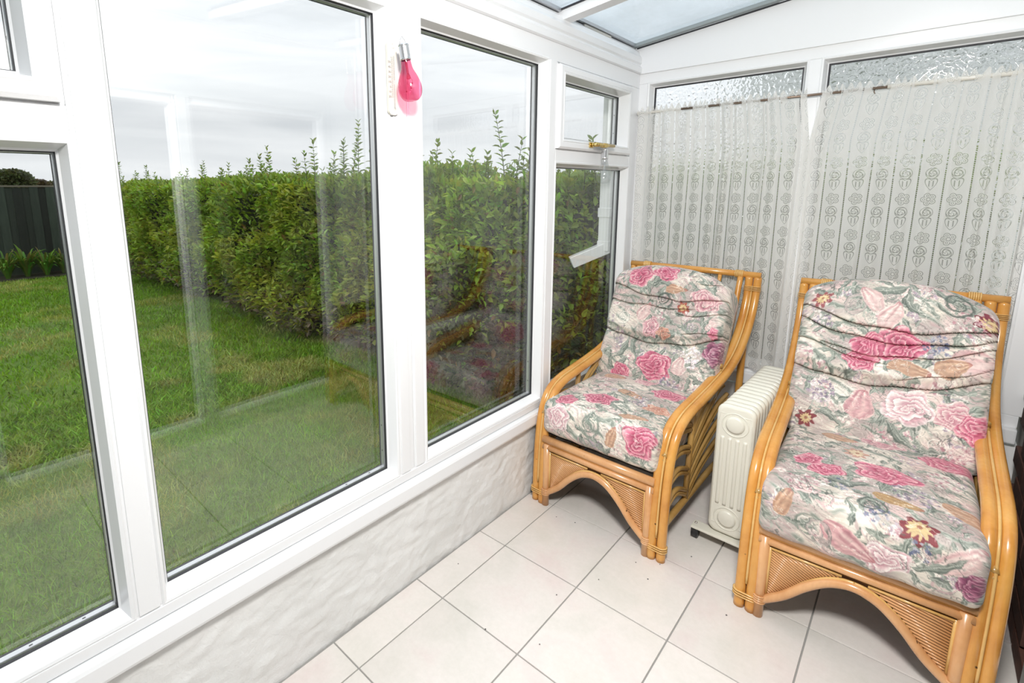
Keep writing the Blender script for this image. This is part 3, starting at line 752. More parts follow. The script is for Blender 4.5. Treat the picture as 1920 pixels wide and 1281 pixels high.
# ------------------------------------------------------------------ cushions
def loft(prof_fn, half, nx, ncap, er):
    """closed cushion: profile columns along x with rounded ends; prof_fn(x)-> pts(n,2), medial(n,2), v(n)"""
    core = np.linspace(-half + er, half - er, nx)
    ang = np.linspace(0, math.pi / 2, ncap)[1:]
    cols = []
    for x in core: cols.append((x, x, 1.0))
    def end(sg):
        out = []
        for a in ang: out.append((sg * (half - er + er * math.sin(a)), math.cos(a)))
        return out
    right = end(1); left = end(-1)
    full = [(x, 0.0) for x in core]
    seq = [('L', x, 1 - c) for x, c in reversed(left)] + [('C', x, 0.0) for x in core] + [('R', x, 1 - c) for x, c in right]
    P0 = []; Uc = []; Vc = []; Nn = None
    # extra cap rings shrink to the medial line
    caps = [0.75, 0.5, 0.25, 0.0]
    def column(x, inset, k):
        pts, med, v = prof_fn(x)
        d = pts - med; ln = np.linalg.norm(d, axis=1, keepdims=True) + 1e-9
        q = med + d * np.clip((ln - inset) / ln, 0.15, 1) * k
        return np.column_stack([np.full(len(q), x), q]), v
    for kk in reversed(caps):
        P, v = column(-half - 0.004 * (1 - kk), er, kk); P0.append(P); Vc.append(v); Uc.append(np.full(len(v), -half - 0.05 * (1 - kk)))
    for s_, x, ins in seq:
        P, v = column(x, ins * er, 1.0); P0.append(P); Vc.append(v); Uc.append(np.full(len(v), x + (0.6 * er * ins * (1 if s_ == 'R' else -1) if s_ != 'C' else 0)))
    for kk in caps:
        P, v = column(half + 0.004 * (1 - kk), er, kk); P0.append(P); Vc.append(v); Uc.append(np.full(len(v), half + 0.05 * (1 - kk)))
    n = len(P0[0]); m = len(P0); Vx = np.concatenate(P0); U = np.concatenate(Uc); Vv = np.concatenate(Vc)
    idx = np.arange(n * m).reshape(m, n); nxt = np.roll(idx, -1, axis=1)
    F = np.stack([idx[:-1], idx[1:], nxt[1:], nxt[:-1]], -1).reshape(-1, 4)
    return Vx, F, U, Vv

def resample(poly, step_fn):
    """poly: list of (y,z,seg step); densify"""
    out = []
    for (a, b_, st) in poly:
        a = np.array(a); b_ = np.array(b_); k = max(1, int(np.linalg.norm(b_ - a) / st))
        for i in range(k): out.append(a + (b_ - a) * i / k)
    return np.array(out)
def arc(cx, cy, r, a0, a1, n):
    return [(cx + r * math.cos(math.radians(a0 + (a1 - a0) * i / n)), cy + r * math.sin(math.radians(a0 + (a1 - a0) * i / n))) for i in range(n + 1)]
def densify(pts, fine, coarse, is_fine):
    out = []
    for i in range(len(pts)):
        a = np.array(pts[i]); b_ = np.array(pts[(i + 1) % len(pts)]); st = fine if is_fine((a + b_) / 2) else coarse
        k = max(1, int(round(np.linalg.norm(b_ - a) / st)))
        for j in range(k): out.append(a + (b_ - a) * j / k)
    return np.array(out)
RES = 0.0022
def seat_cushion(seed, items, name, parent, half=0.247, z0=0.345, y0=-0.016):
    y1, z1, r = 0.60, 0.484, 0.034
    ring_ = arc(y0 + r, z1 - r, r, 90, 180, 8) + arc(y0 + r, z0 + r, r, 180, 270, 8) + arc(y1 - r, z0 + r, r, 270, 360, 4) + arc(y1 - r, z1 - r, r, 0, 90, 4)
    base = densify(ring_, RES, 0.02, lambda q: (q[1] > 0.40 and q[0] < 0.5) or q[0] < 0.02)
    # v: 0 at the front top edge, + backwards over the top, - down the front
    d = np.linalg.norm(np.diff(np.vstack([base, base[:1]]), axis=0), axis=1); s = np.concatenate([[0], np.cumsum(d)[:-1]])
    v = -s - 0.0                                   # walks down the front from the top edge start
    tot = d.sum(); topstart = tot - (y1 - r - (y0 + r)) - 0.0
    v = np.where(s > tot * 0.5, tot - s, -s)
    def prof(x):
        q = base.copy(); t = x / half
        top = np.clip((q[:, 1] - z0) / (z1 - z0), 0, 1)
        q[:, 1] += top * (0.020 * (1 - t ** 2) ** 0.7 if abs(t) < 1 else 0) * np.sin(np.clip((q[:, 0] + 0.05) / 0.62, 0, 1) * math.pi) ** 0.6
        fr = np.clip((0.03 - q[:, 0]) / 0.05, 0, 1); q[:, 0] -= fr * 0.014 * max(0, 1 - t * t) * np.sin(np.clip((q[:, 1] - z0) / (z1 - z0), 0, 1) * math.pi)
        # soft puckers along the front seam
        q[:, 1] += fr * 0.0022 * np.sin(x * 61 + 2) * (1 - top)
        med = np.column_stack([np.clip(q[:, 0], y0 + 0.07, y1 - 0.07), np.full(len(q), (z0 + z1) / 2)])
        return q, med, v
    Vx, F, U, Vv = loft(prof, half, int(2 * half / RES), 7, 0.028)
    col = paint(U, Vv, seed, (-0.30, 0.30, -0.16, 0.52), items)
    o = link(name, npmesh(name, Vx, F, M['floral_chintz'], True, col), parent)
    return o
def back_cushion(seed, items, creases, name, parent, half=0.262, tilt=0.0, top=0.60):
    """(a,b) frame: a runs up the leaning cushion, b towards the sitter"""
    A = np.array([0.455, 0.468]); D = np.array([0.245, 0.53]); D = D / np.linalg.norm(D); Nf = np.array([-D[1], D[0]])
    r = 0.05; th = 0.13
    ring_ = [(0.0, -0.0)] + arc(0.025, -0.025, 0.025, 180, 90, 5)[1:] + [(0.10, 0.004)] + arc(top - 0.060, -0.056, 0.060, 90, 0, 8) + arc(top - 0.05, -th + 0.05, 0.05, 0, -90, 5) + arc(0.03, -th + 0.03, 0.03, -90, -180, 4)
    base = densify(ring_, RES, 0.02, lambda q: q[1] > -0.09 if q[0] > 0.4 else q[1] > -0.03)
    d = np.linalg.norm(np.diff(np.vstack([base, base[:1]]), axis=0), axis=1); s = np.concatenate([[0], np.cumsum(d)[:-1]]); v = s
    def prof(x):
        q = base.copy(); t = np.clip(x / half, -1, 1)
        a = q[:, 0]; front = np.clip((q[:, 1] + th * 0.55) / (th * 0.4), 0, 1)
        # dome: the headroll is lower towards its ends
        dome = 0.075 * (abs(t) ** 2.6) + 0.012 * t
        hi = np.clip((a - 0.33) / (top - 0.33), 0, 1); q[:, 0] = a - dome * hi ** 1.3
        mc = creases[0]; ac = mc[0] + mc[1] * t * t + mc[2] * t
        roll = np.clip((a - ac) / 0.03, 0, 1); roll = roll * roll * (3 - 2 * roll)
        bul = 0.030 * roll * (0.55 + 0.45 * np.cos(t * 1.35)) + 0.012 * np.sin(np.clip(a / max(ac, 0.05), 0, 1) * math.pi) * (1 - roll)
        bul = bul + 0.030 * np.sin(np.clip((a - 0.40) / (top - 0.40), 0, 1) * math.pi) ** 0.8 * math.cos(t * 1.25)
        dep = 0; slip = 0
        for k, (c0, c1, c2, dp, wd, x0, x1) in enumerate(creases):
            fade = float(sst(np.array(t), x0, x0 + 0.22) * (1 - sst(np.array(t), x1 - 0.22, x1)))
            if fade <= 0: continue
            ck = c0 + c1 * t * t + c2 * t + 0.004 * math.sin(t * 9 + k * 2.1)
            u_ = (a - ck) / wd
            # the cloth above hangs over the crease, the cloth below tucks in under it
            above = a > ck
            dep = dep + fade * dp * np.where(above, -0.55 * np.exp(-u_ / 3.5) + 0.55 * np.exp(-u_ / 0.35), 1.0 * np.exp(u_ / 1.6))
            slip = slip + fade * dp * 0.55 * np.where(above, np.exp(-u_ / 3.0), 0.0)
        q[:, 0] -= front * slip
        q[:, 1] += front * (bul - dep)
        med = np.column_stack([np.clip(q[:, 0], 0.06, top - 0.09 - dome), np.full(len(q), -th * 0.5)])
        w = A[None] + np.outer(q[:, 0], D) + np.outer(q[:, 1], Nf); wm = A[None] + np.outer(med[:, 0], D) + np.outer(med[:, 1], Nf)
        return w, wm, v
    Vx, F, U, Vv = loft(prof, half, int(2 * half / RES), 7, 0.03)
    col = paint(U, Vv, seed, (-0.33, 0.33, -0.02, 0.72), items)
    return link(name, npmesh(name, Vx, F, M['floral_chintz'], True, col), parent)

# ------------------------------------------------------------------ the cane armchairs
PATH = [(0, 0.0), (0.003, 0.15), (0.012, 0.30), (0.034, 0.41), (0.078, 0.483), (0.16, 0.520), (0.29, 0.537), (0.43, 0.553), (0.57, 0.577), (0.69, 0.617), (0.785, 0.683), (0.855, 0.770), (0.893, 0.865), (0.905, 0.957)]
def cane_chair(name, label, loc, rz, seat_items, back_items, creases, seed, sz0, sy0, btop):
    root = empty(name, loc, rz); tag(root, label, 'armchair', 'cane armchairs with floral cushions')
    R = 0.0168
    def hx(y): return 0.264 + 0.020 * y
    for s in (-1, 1):
        for k, off in enumerate((-0.0172, 0.0172)):
            b = MB(); pts = catmull([(s * (hx(y) + off), y + (0.004 if off > 0 else 0), z) for y, z in PATH], 6)
            b.tube(pts, R, 14); b.build('arm_pole', M['honey_cane'], root)
        b = MB(); pts = catmull([(s * hx(y), y, z) for y, z in PATH], 6)
        # thin filler cane lies in the groove on the front / upper side of the pair
        fp = []
        for i, p in enumerate(pts):
            t = (pts[min(i + 1, len(pts) - 1)] - pts[max(i - 1, 0)]).normalized(); n = Vector((0, -t.z, t.y))
            fp.append(p + n * 0.0095)
        b.tube(fp[4:-3], 0.0042, 6); b.build('filler_cane', M['binding_cane'], root)
        # wrapped bindings at foot and top
        def wrap(y, z, t, n, wd, nm='binding'):
            b = MB()
            for q in range(n):
                c = Vector((s * hx(y), y + 0.002, z)) + t * ((q - (n - 1) / 2) * wd)
                u = Vector((1, 0, 0)); w = t.cross(u).normalized(); loop = []
                for k in range(28):
                    a = 2 * math.pi * k / 28; cx = math.cos(a); sx_ = math.sin(a)
                    ex = 0.0172 * (1 if cx > 0 else -1) if abs(cx) > 0.08 else 0.0172 * cx / 0.08
                    loop.append(c + u * (ex + cx * (R + 0.0012)) + w * (sx_ * (R + 0.0012)))
                b.tube(loop, wd * 0.52, 6, closed=True, ry=0.0018)
            b.build(nm, M['binding_cane'], root)
        wrap(0.001, 0.052, Vector((0, 0, 1)), 3, 0.0085)
        wrap(0.898, 0.905, Vector((0, 0.1, 1)).normalized(), 4, 0.006)
        # slim inner back post
        b = MB(); b.tube(catmull([(s * 0.222, 0.64, 0.40), (s * 0.224, 0.72, 0.56), (s * 0.228, 0.83, 0.76), (s * 0.230, 0.893, 0.955)], 6), 0.0125, 10); b.build('back_post', M['honey_cane'], root)
        # apron post
        b = MB(); b.tube([(s * 0.226, -0.004, 0.0), (s * 0.226, -0.002, 0.12), (s * 0.226, 0.0, 0.285)], 0.0152, 12); b.build('apron_post', M['pink_tan_cane'], root)
        b = MB()
        for q in range(4): b.tube([(s * 0.226 + 0.0165 * math.cos(a), -0.003 + 0.0165 * math.sin(a), 0.052 + q * 0.0075) for a in [2 * math.pi * k / 20 for k in range(20)]], 0.0036, 6, closed=True)
        b.build('binding', M['pink_tan_cane'], root)
        # triangular reed panel with its bead
        arch = catmull([(s * 0.214, 0.066), (s * 0.165, 0.112), (s * 0.115, 0.172), (s * 0.068, 0.214), (s * 0.03, 0.232), (0, 0.236)], 6)
        top_z = 0.252
        b = MB(); na = 26; dx, dz = (-s * 0.80, 0.60)
        # reeds run from the post and top rail down to the arch
        px = lambda x: abs(x)
        def arch_z(x):
            x = abs(x)
            for i in range(len(arch) - 1):
                x0, x1 = abs(arch[i].x), abs(arch[i + 1].x)
                if x1 <= x <= x0: t = (x0 - x) / (x0 - x1 + 1e-9); return arch[i].y * (1 - t) + arch[i + 1].y * t
            return arch[0].y if x > abs(arch[0].x) else 0.236
        L_ = 0.0068
        # every reed lies at the same slant in both triangles, as in the chair itself
        slope = -0.50 if s < 0 else -0.16
        for i in range(60):
            c0_ = -0.02 + i * 0.0086; seg = []
            for X in np.linspace(0.032, 0.208, 120):
                Z = c0_ + slope * (s * X)
                if Z < top_z - 0.006 and Z > arch_z(X) + 0.008: seg.append((X, Z))
            if len(seg) > 3: b.tube([(s * seg[0][0], 0.002, seg[0][1]), (s * seg[-1][0], 0.002, seg[-1][1])], 0.0034, 6)
        rp = b.build('reed_panel', M['pink_tan_cane'], root); rp['kind'] = 'stuff'
        bm_ = MB(); bm_.add([(s * p.x * (1 if p.x * s >= 0 else 1) if False else p.x, 0.008, p.y) for p in arch] + [(p.x, 0.008, top_z) for p in arch], [(i, i + 1, len(arch) + i + 1, len(arch) + i) for i in range(len(arch) - 1)])
        bm_.add([(p.x, 0.011, p.y) for p in arch] + [(p.x, 0.011, top_z) for p in arch], [(i, i + 1, len(arch) + i + 1, len(arch) + i) for i in range(len(arch) - 1)])
        bm_.build('panel_back', M['reed_back'], root)
        b = MB(); b.tube([(p.x, -0.001, p.y + 0.004) for p in arch], 0.0052, 6); b.tube([(s * 0.210, -0.001, 0.07), (s * 0.210, -0.001, top_z)], 0.0045, 6); b.tube([(s * 0.210, -0.001, top_z - 0.004), (s * 0.03, -0.001, top_z - 0.004)], 0.0045, 6)
        b.build('panel_bead', M['binding_cane'], root)
        # side panel: lower rail, centre post and a fan of curved double canes
        xo = s * 0.262
        b = MB(); b.tube(catmull([(xo, 0.01, 0.105), (xo, 0.28, 0.112), (xo, 0.60, 0.118), (s * 0.275, 0.86, 0.125)], 6), 0.0135, 10); b.build('side_rail', M['olive_cane'], root)
        b = MB(); b.tube([(xo, 0.275, 0.11), (xo, 0.285, 0.30), (xo, 0.30, 0.53)], 0.0115, 10); b.build('side_post', M['olive_cane'], root)
        for i in range(4):
            z0 = 0.135 + i * 0.085; z1 = 0.135 + i * 0.095
            for e in (0.0, 0.020):
                b = MB(); b.tube(catmull([(xo, 0.02, z0 + e - 0.005), (xo, 0.09, z0 + e + 0.040), (xo, 0.17, z0 + e + 0.052), (xo, 0.275, z1 + e)], 6), 0.0098, 8); b.build('rib', M['olive_cane'], root)
        for i in range(5):
            z0 = 0.125 + i * 0.062; ye = 0.84 - i * 0.07; ze = 0.25 + i * 0.085
            for e in (0.0, 0.021):
                b = MB(); b.tube(catmull([(xo, 0.285, z0 + e), (xo, 0.40, z0 + e + 0.055 + i * 0.010), (xo, 0.58, z0 + e + 0.09 + i * 0.028), (s * 0.27, ye, ze + e)], 6), 0.0098, 8); b.build('rib', M['olive_cane'], root)
        # rear leg
        b = MB(); b.tube(catmull([(s * 0.275, 0.855, 0.0), (s * 0.276, 0.858, 0.2), (s * 0.278, 0.85, 0.5), (s * 0.279, 0.862, 0.775)], 5), 0.0155, 10); b.build('rear_leg', M['honey_cane'], root)
    # apron rails and arch
    for z, r, m_ in ((0.304, 0.0162, 'pink_tan_cane'), (0.270, 0.0125, 'pink_tan_cane'), (0.2865, 0.0055, 'honey_cane')):
        b = MB(); b.tube([(-0.243 + 0.0 * r, -0.001, z), (0, -0.002, z), (0.243, -0.001, z)], r, 12); b.build('apron_rail', M[m_], root)
    full = catmull([(-0.222, 0.058), (-0.165, 0.105), (-0.115, 0.163), (-0.068, 0.205), (-0.03, 0.223), (0, 0.228), (0.03, 0.223), (0.068, 0.205), (0.115, 0.163), (0.165, 0.105), (0.222, 0.058)], 6)
    b = MB(); b.tube([(p.x, -0.003, p.y) for p in full], 0.0135, 12); b.build('arch', M['pink_tan_cane'], root)
    # top rail, seat deck, back slats
    b = MB(); b.tube([(-0.312, 0.905, 0.967), (0, 0.905, 0.968), (0.312, 0.905, 0.967)], 0.0148, 14); b.build('top_rail', M['honey_cane'], root)
    for s in (-1, 1):
        b = MB()
        for q in range(6): b.tube([(s * 0.222 + (q - 2.5) * 0.006, 0.905 + 0.0165 * math.cos(a), 0.967 + 0.0165 * math.sin(a)) for a in [2 * math.pi * k / 18 for k in range(18)]], 0.0031, 6, closed=True)
        b.build('binding', M['binding_cane'], root)
    b = MB(); b.box(-0.243, 0.243, 0.015, 0.64, 0.322, 0.341, 0.004); b.build('seat_deck', M['black_webbing'], root)
    b = MB()
    for x in (-0.14, -0.05, 0.05, 0.14): b.tube(catmull([(x, 0.66, 0.34), (x, 0.76, 0.56), (x, 0.85, 0.76), (x, 0.895, 0.955)], 5), 0.009, 8)
    b.build('back_slats', M['honey_cane'], root)
    seat_cushion(seed, seat_items, 'seat_cushion', root, 0.247, sz0, sy0)
    back_cushion(seed + 50, back_items, creases, 'back_cushion', root, 0.268, 0.0, btop)
    return root

MV = [(0.47, 0.43, 0.50), (0.64, 0.58, 0.63), (0.86, 0.82, 0.81)]
PK = [(0.80, 0.69, 0.68), (0.68, 0.50, 0.53), (0.88, 0.85, 0.82)]
BL = [(0.33, 0.36, 0.47), (0.47, 0.49, 0.57), (0.68, 0.68, 0.71)]
L_seat = [('rose', -0.06, 0.115, 0.062, 'pink', 0.3, 0.8), ('rose', -0.165, 0.03, 0.042, 'pink', 1.0, 0.9), ('rose', 0.13, 0.345, 0.06, 'pink', 0.2, 0.8), ('rose', 0.0, 0.43, 0.045, 'pale', 0, 1),
          ('tulip', -0.135, 0.40, 0.05, 0.03, 0.2, 'peach'), ('rose', 0.185, -0.055, 0.058, 'pink', 0.5, 1.0), ('rose', -0.165, -0.07, 0.05, 'white', 0.2, 0.9), ('tulip', 0.075, -0.075, 0.04, 0.022, 1.4, 'peach'),
          ('tulip', 0.12, 0.05, 0.055, 0.02, 0.3, 'peach'), ('tulip', 0.02, 0.24, 0.06, 0.025, -0.2, 'peach'), ('cluster', 0.08, 0.20, 0.05, 60, MV), ('cluster', -0.12, 0.25, 0.05, 60, PK), ('curl', -0.02, -0.06, 0.05, 0.4, 1.5, SAGE), ('rose', 0.16, 0.17, 0.045, 'peach', 0.0, 0.8)]
L_back = [('rose', 0.015, 0.13, 0.058, 'pink', 1.3, 1.25), ('rose', -0.135, 0.06, 0.045, 'pink', 0.6, 1.0), ('cluster', 0.09, 0.06, 0.04, 50, MV), ('cluster', 0.16, 0.20, 0.045, 60, [(0.95, 0.93, 0.92), (0.82, 0.78, 0.8)]),
          ('rose', 0.255, 0.24, 0.045, 'purple', 0, 1.2), ('tulip', 0.12, 0.15, 0.04, 0.03, 1.5, 'pale'), ('leaf', -0.15, 0.18, 0.07, 0.014, 1.2, 0.3, 0.7), ('leaf', -0.1, 0.2, 0.06, 0.012, 1.8, -0.3, 0.6),
          ('rose', -0.13, 0.54, 0.052, 'pink', 0.4, 1.0), ('rose', -0.01, 0.56, 0.052, 'pink', 0.0, 0.7), ('tulip', 0.05, 0.49, 0.05, 0.02, 0.1, 'peach'), ('daisy', 0.09, 0.415, 0.03, 0.3, (0.62, 0.32, 0.27)),
          ('rose', 0.18, 0.47, 0.06, 'pale', 0.2, 0.8), ('tulip', -0.08, 0.37, 0.05, 0.03, 1.2, 'pale'), ('rose', -0.03, 0.30, 0.035, 'pale', 0.2, 1.2), ('curl', 0.0, 0.44, 0.045, 0.4, 1.5, SAGED), ('curl', 0.15, 0.33, 0.05, 1.4, 1.5, SAGE), ('rose', 0.03, 0.285, 0.03, 'peach', 0.2, 0.8), ('rose', 0.235, 0.33, 0.02, 'pink', 0.2, 1.0)]
R_seat = [('rose', 0.035, 0.215, 0.07, 'pink', 0.2, 0.75), ('rose', -0.105, 0.145, 0.045, 'pink', 0.4, 0.8), ('rose', -0.155, 0.19, 0.04, 'pink', 0.9, 0.8), ('rose', 0.19, 0.43, 0.075, 'pink', 0.1, 0.6), ('rose', 0.02, 0.46, 0.055, 'pale', 0.2, 0.7),
          ('tulip', -0.09, 0.42, 0.05, 0.028, -0.1, 'peach'), ('tulip', 0.065, 0.075, 0.06, 0.022, -0.15, 'gold'), ('daisy', 0.11, -0.018, 0.046, 0.3), ('tulip', 0.225, 0.11, 0.075, 0.03, -0.5, 'peach'),
          ('rose', 0.05, -0.125, 0.055, 'white', 0.3, 0.7), ('tulip', -0.03, -0.11, 0.07, 0.035, -0.5, 'pinkp'), ('rose', 0.225, -0.12, 0.035, 'purple', 0, 1.0), ('tulip', 0.20, -0.06, 0.06, 0.03, 0.8, 'pale'),
          ('tulip', -0.185, -0.06, 0.045, 0.022, 1.3, 'peach'), ('cluster', 0.10, 0.14, 0.05, 60, MV), ('cluster', -0.15, 0.03, 0.05, 70, PK), ('cluster', 0.17, 0.29, 0.045, 70, PK), ('cluster', 0.03, -0.01, 0.03, 24, BL), ('cluster', 0.12, -0.07, 0.025, 18, BL), ('cluster', -0.06, 0.08, 0.03, 24, BL),
          ('curl', -0.10, -0.11, 0.045, 0.3, 1.5, MAUVE), ('curl', 0.01, 0.02, 0.04, 2.0, 1.6, SAGED), ('daisy', -0.04, 0.32, 0.04, 0.2, (0.72, 0.56, 0.50), (0.82, 0.74, 0.62)), ('leaf', 0.16, -0.09, 0.06, 0.012, 0.6, 0.2, 0.6), ('leaf', -0.05, 0.10, 0.06, 0.014, 0.3, 0.3, 1.0)]
R_back = [('tulip', -0.055, 0.17, 0.055, 0.04, 1.4, 'pinkp'), ('rose', 0.075, 0.19, 0.062, 'white', 0.3, 0.95), ('rose', 0.19, 0.19, 0.045, 'pale', 0.5, 1.0), ('rose', 0.245, 0.16, 0.045, 'pink', 0.6, 1.0), ('daisy', -0.20, 0.075, 0.038, 0.5), ('cluster', 0.21, 0.06, 0.05, 70, PK), ('cluster', -0.17, 0.19, 0.045, 60, MV),
          ('cluster', 0.02, 0.06, 0.04, 50, PK), ('leaf', 0.06, 0.09, 0.06, 0.013, -0.8, 0.2, 0.8), ('leaf', 0.14, 0.06, 0.045, 0.011, 0.2, 0.2, 1.0), ('leaf', -0.13, 0.10, 0.05, 0.012, -0.4, -0.3, 0.8),
          ('rose', 0.035, 0.40, 0.062, 'pink', 0.3, 0.9), ('rose', -0.055, 0.385, 0.05, 'pink', 0.6, 0.8), ('rose', -0.07, 0.325, 0.045, 'pink', 0.1, 0.7), ('tulip', 0.065, 0.32, 0.06, 0.022, -0.1, 'peach'), ('tulip', 0.23, 0.385, 0.07, 0.045, 0.3, 'pale'), ('tulip', 0.17, 0.35, 0.05, 0.03, 0.5, 'peach'),
          ('daisy', -0.205, 0.55, 0.036, 0.5, (0.56, 0.30, 0.31)), ('daisy', 0.245, 0.55, 0.05, 0.1, (0.45, 0.17, 0.22)), ('cluster', 0.09, 0.62, 0.04, 50, PK), ('cluster', 0.20, 0.52, 0.05, 70, PK), ('cluster', 0.13, 0.42, 0.04, 40, BL), ('cluster', -0.19, 0.47, 0.04, 40, MV),
          ('leaf', 0.05, 0.55, 0.06, 0.016, -1.0, 0.5, 0.8), ('leaf', -0.02, 0.59, 0.07, 0.016, 0.3, 0.3, 0.5), ('leaf', 0.14, 0.60, 0.06, 0.013, -0.4, 0.3, 0.8), ('curl', 0.16, 0.58, 0.05, 0.5, 1.6, SAGED), ('curl', -0.10, 0.52, 0.05, 2.5, 1.5, MAUVE), ('tulip', 0.0, 0.50, 0.05, 0.03, 1.2, 'pale'), ('tulip', -0.06, 0.55, 0.05, 0.028, 2.2, 'pale')]
# creases: (a at centre, + t^2, + t, depth, width, from t, to t); the first divides roll from lower panel
cr_L = [(0.222, 0.055, 0.018, 0.024, 0.007, -1.5, 1.5), (0.423, 0.046, -0.008, 0.014, 0.006, -1.5, 1.5), (0.382, 0.016, 0.008, 0.012, 0.006, -1.5, 0.6), (0.352, 0.03, 0.01, 0.010, 0.006, 0.15, 1.5), (0.262, 0.03, 0.02, 0.009, 0.005, 0.3, 1.5), (0.480, 0.02, 0.03, 0.006, 0.005, 0.4, 1.2)]
cr_R = [(0.237, 0.055, 0.022, 0.027, 0.007, -1.5, 1.5), (0.431, 0.059, -0.009, 0.020, 0.006, -1.5, 1.5), (0.386, 0.058, 0.0, 0.017, 0.006, -1.5, 1.5), (0.333, 0.066, 0.015, 0.014, 0.006, -0.8, 1.5), (0.296, 0.017, -0.053, 0.012, 0.006, -1.5, 0.05), (0.258, 0.06, 0.03, 0.008, 0.005, 0.0, 1.5)]
cane_chair('cane_armchair', 'honey cane armchair with floral cushions in the corner left of the radiator', (0.328, 1.024, 0), math.radians(-1.4), L_seat, L_back, cr_L, 11, 0.334, -0.016, 0.592)
cane_chair('cane_armchair', 'honey cane armchair with floral cushions right of the radiator, nearer the camera', (1.160, 1.003, 0), math.radians(1.7), R_seat, R_back, cr_R, 23, 0.312, -0.046, 0.622)

# ------------------------------------------------------------------ oil-filled radiator
rad = empty('oil_radiator', (0.765, 1.255, 0), math.radians(-1.5)); tag(rad, 'cream oil-filled radiator on castors between the two cane armchairs', 'radiator')
def rrect(w, h, r, n=6):
    pts = []
    for cx, cz, a0 in ((w / 2 - r, h / 2 - r, 0), (-w / 2 + r, h / 2 - r, 90), (-w / 2 + r, -h / 2 + r, 180), (w / 2 - r, -h / 2 + r, 270)):
        for i in range(n + 1):
            a = math.radians(a0 + 90 * i / n); pts.append((cx + r * math.cos(a), cz + r * math.sin(a)))
    return pts
def fin_mesh(w, h, th, name, front=False):
    b = MB(); levels = [(-th * 0.5, -0.012), (-th * 0.46, -0.005), (-th * 0.28, -0.0012), (0.0, 0.0), (th * 0.28, -0.0012), (th * 0.46, -0.005), (th * 0.5, -0.012)]
    rings = [[(x * (w / 2 + o) / (w / 2), y, z * (h / 2 + o) / (h / 2)) for x, z in rrect(w, h, 0.030)] for y, o in levels]
    n = len(rings[0]); vs = [p for r_ in rings for p in r_]
    fs = [(i * n + k, i * n + (k + 1) % n, (i + 1) * n + (k + 1) % n, (i + 1) * n + k) for i in range(len(rings) - 1) for k in range(n)]
    b.add(vs, fs, True); b.add(rings[0], [tuple(range(n))]); b.add(rings[-1], [tuple(range(n))[::-1]])
    return b.mesh(name, M['cream_enamel'])
FH, FZ = 0.515, 0.322
fm = fin_mesh(0.128, FH, 0.030, 'fin')
for i in range(1, 15):
    o = link('fin', fm, rad); o.location = (0, i * 0.0405, FZ)
o = link('end_panel', fin_mesh(0.130, FH + 0.004, 0.026, 'end_panel'), rad); o.location = (0, 0, FZ)
for z in (FZ + 0.188, FZ - 0.192):
    b = MB(); b.lathe([(0.0, -0.021), (0.024, -0.0205), (0.031, -0.018), (0.033, -0.012), (0.035, -0.008)], (0, 0, z), 28, 'y'); b.build('disc_boss', M['cream_enamel'], rad)
    b = MB(); b.tube([(0.044 * math.cos(a), -0.0125, z + 0.044 * math.sin(a) * (1)) for a in [2 * math.pi * k / 32 for k in range(32)]], 0.0028, 6, closed=True); b.build('boss_ring', M['cream_enamel'], rad)
for k, x in enumerate((-0.038, -0.013, 0.013, 0.038)):
    b = MB(); b.tube([(x, -0.0115, FZ - 0.140), (x, -0.0122, FZ - 0.13), (x, -0.0122, FZ + 0.125), (x, -0.0115, FZ + 0.135)], 0.0075, 8, ry=0.004); b.build('flute', M['cream_enamel'], rad)
b = MB(); b.tube([(-0.052, -0.0115, FZ - 0.22), (-0.056, -0.012, FZ - 0.18), (-0.056, -0.012, FZ + 0.19), (-0.052, -0.0115, FZ + 0.225), (0.052, -0.0115, FZ + 0.225), (0.056, -0.012, FZ + 0.19), (0.056, -0.012, FZ - 0.18), (0.052, -0.0115, FZ - 0.22)], 0.0028, 6, closed=True); b.build('panel_rim', M['cream_enamel'], rad)
for yy in (-0.005, 0.55):
    b = MB(); b.box(-0.118, 0.118, yy - 0.030, yy + 0.020, 0.048, 0.058, 0.003); ft = b.build('foot_plate', M['cream_enamel'], rad)
    for sx in (-0.106, 0.106):
        b = MB(); b.tube([(sx - 0.011, yy - 0.004, 0.020), (sx + 0.011, yy - 0.004, 0.020)], 0.020, 18); b.tube([(sx, yy - 0.004, 0.030), (sx, yy - 0.004, 0.05)], 0.006, 8)
        b.box(sx - 0.013, sx + 0.013, yy - 0.022, yy + 0.012, 0.026, 0.046, 0.004); b.build('castor', M['black_plastic'], ft)
        b = MB(); b.lathe([(0.0, 0.0655), (0.004, 0.0645), (0.0055, 0.060), (0.0055, 0.057)], (sx, yy - 0.004, 0), 10); b.build('bolt', M['chrome'], ft)

# ------------------------------------------------------------------ net curtains on their rod
rod = empty('curtain_rod', (0, YB - 0.022, 1.757)); tag(rod, 'thin telescopic curtain rod holding the lace across the hammered windows', 'curtain rod')
b = MB(); b.tube([(0.01, 0, 0), (0.23, 0, 0)], 0.0065, 10); b.build('white_sleeve', M['ivory_plastic'], rod); b = MB(); b.tube([(1.02, 0, 0.001), (XR - 0.005, 0, 0.001)], 0.0085, 10); b.build('white_sleeve', M['ivory_plastic'], rod)
b = MB(); b.tube([(0.22, 0, 0), (1.03, 0, 0.0005)], 0.0055, 10); ir = b.build('inner_rod', M['bronze_rod'], rod); ir['label'] = 'bare bronze-brown inner rod'
for x in (0.012, XR - 0.012):
    b = MB(); b.tube([(x, 0, 0), (x, 0.021, 0)], 0.005, 8); b.lathe([(0.0, -0.004), (0.010, -0.004), (0.010, 0.003), (0.0, 0.003)], (x, 0.0, 0), 12, 'x'); b.build('rod_end', M['ivory_plastic'], rod)
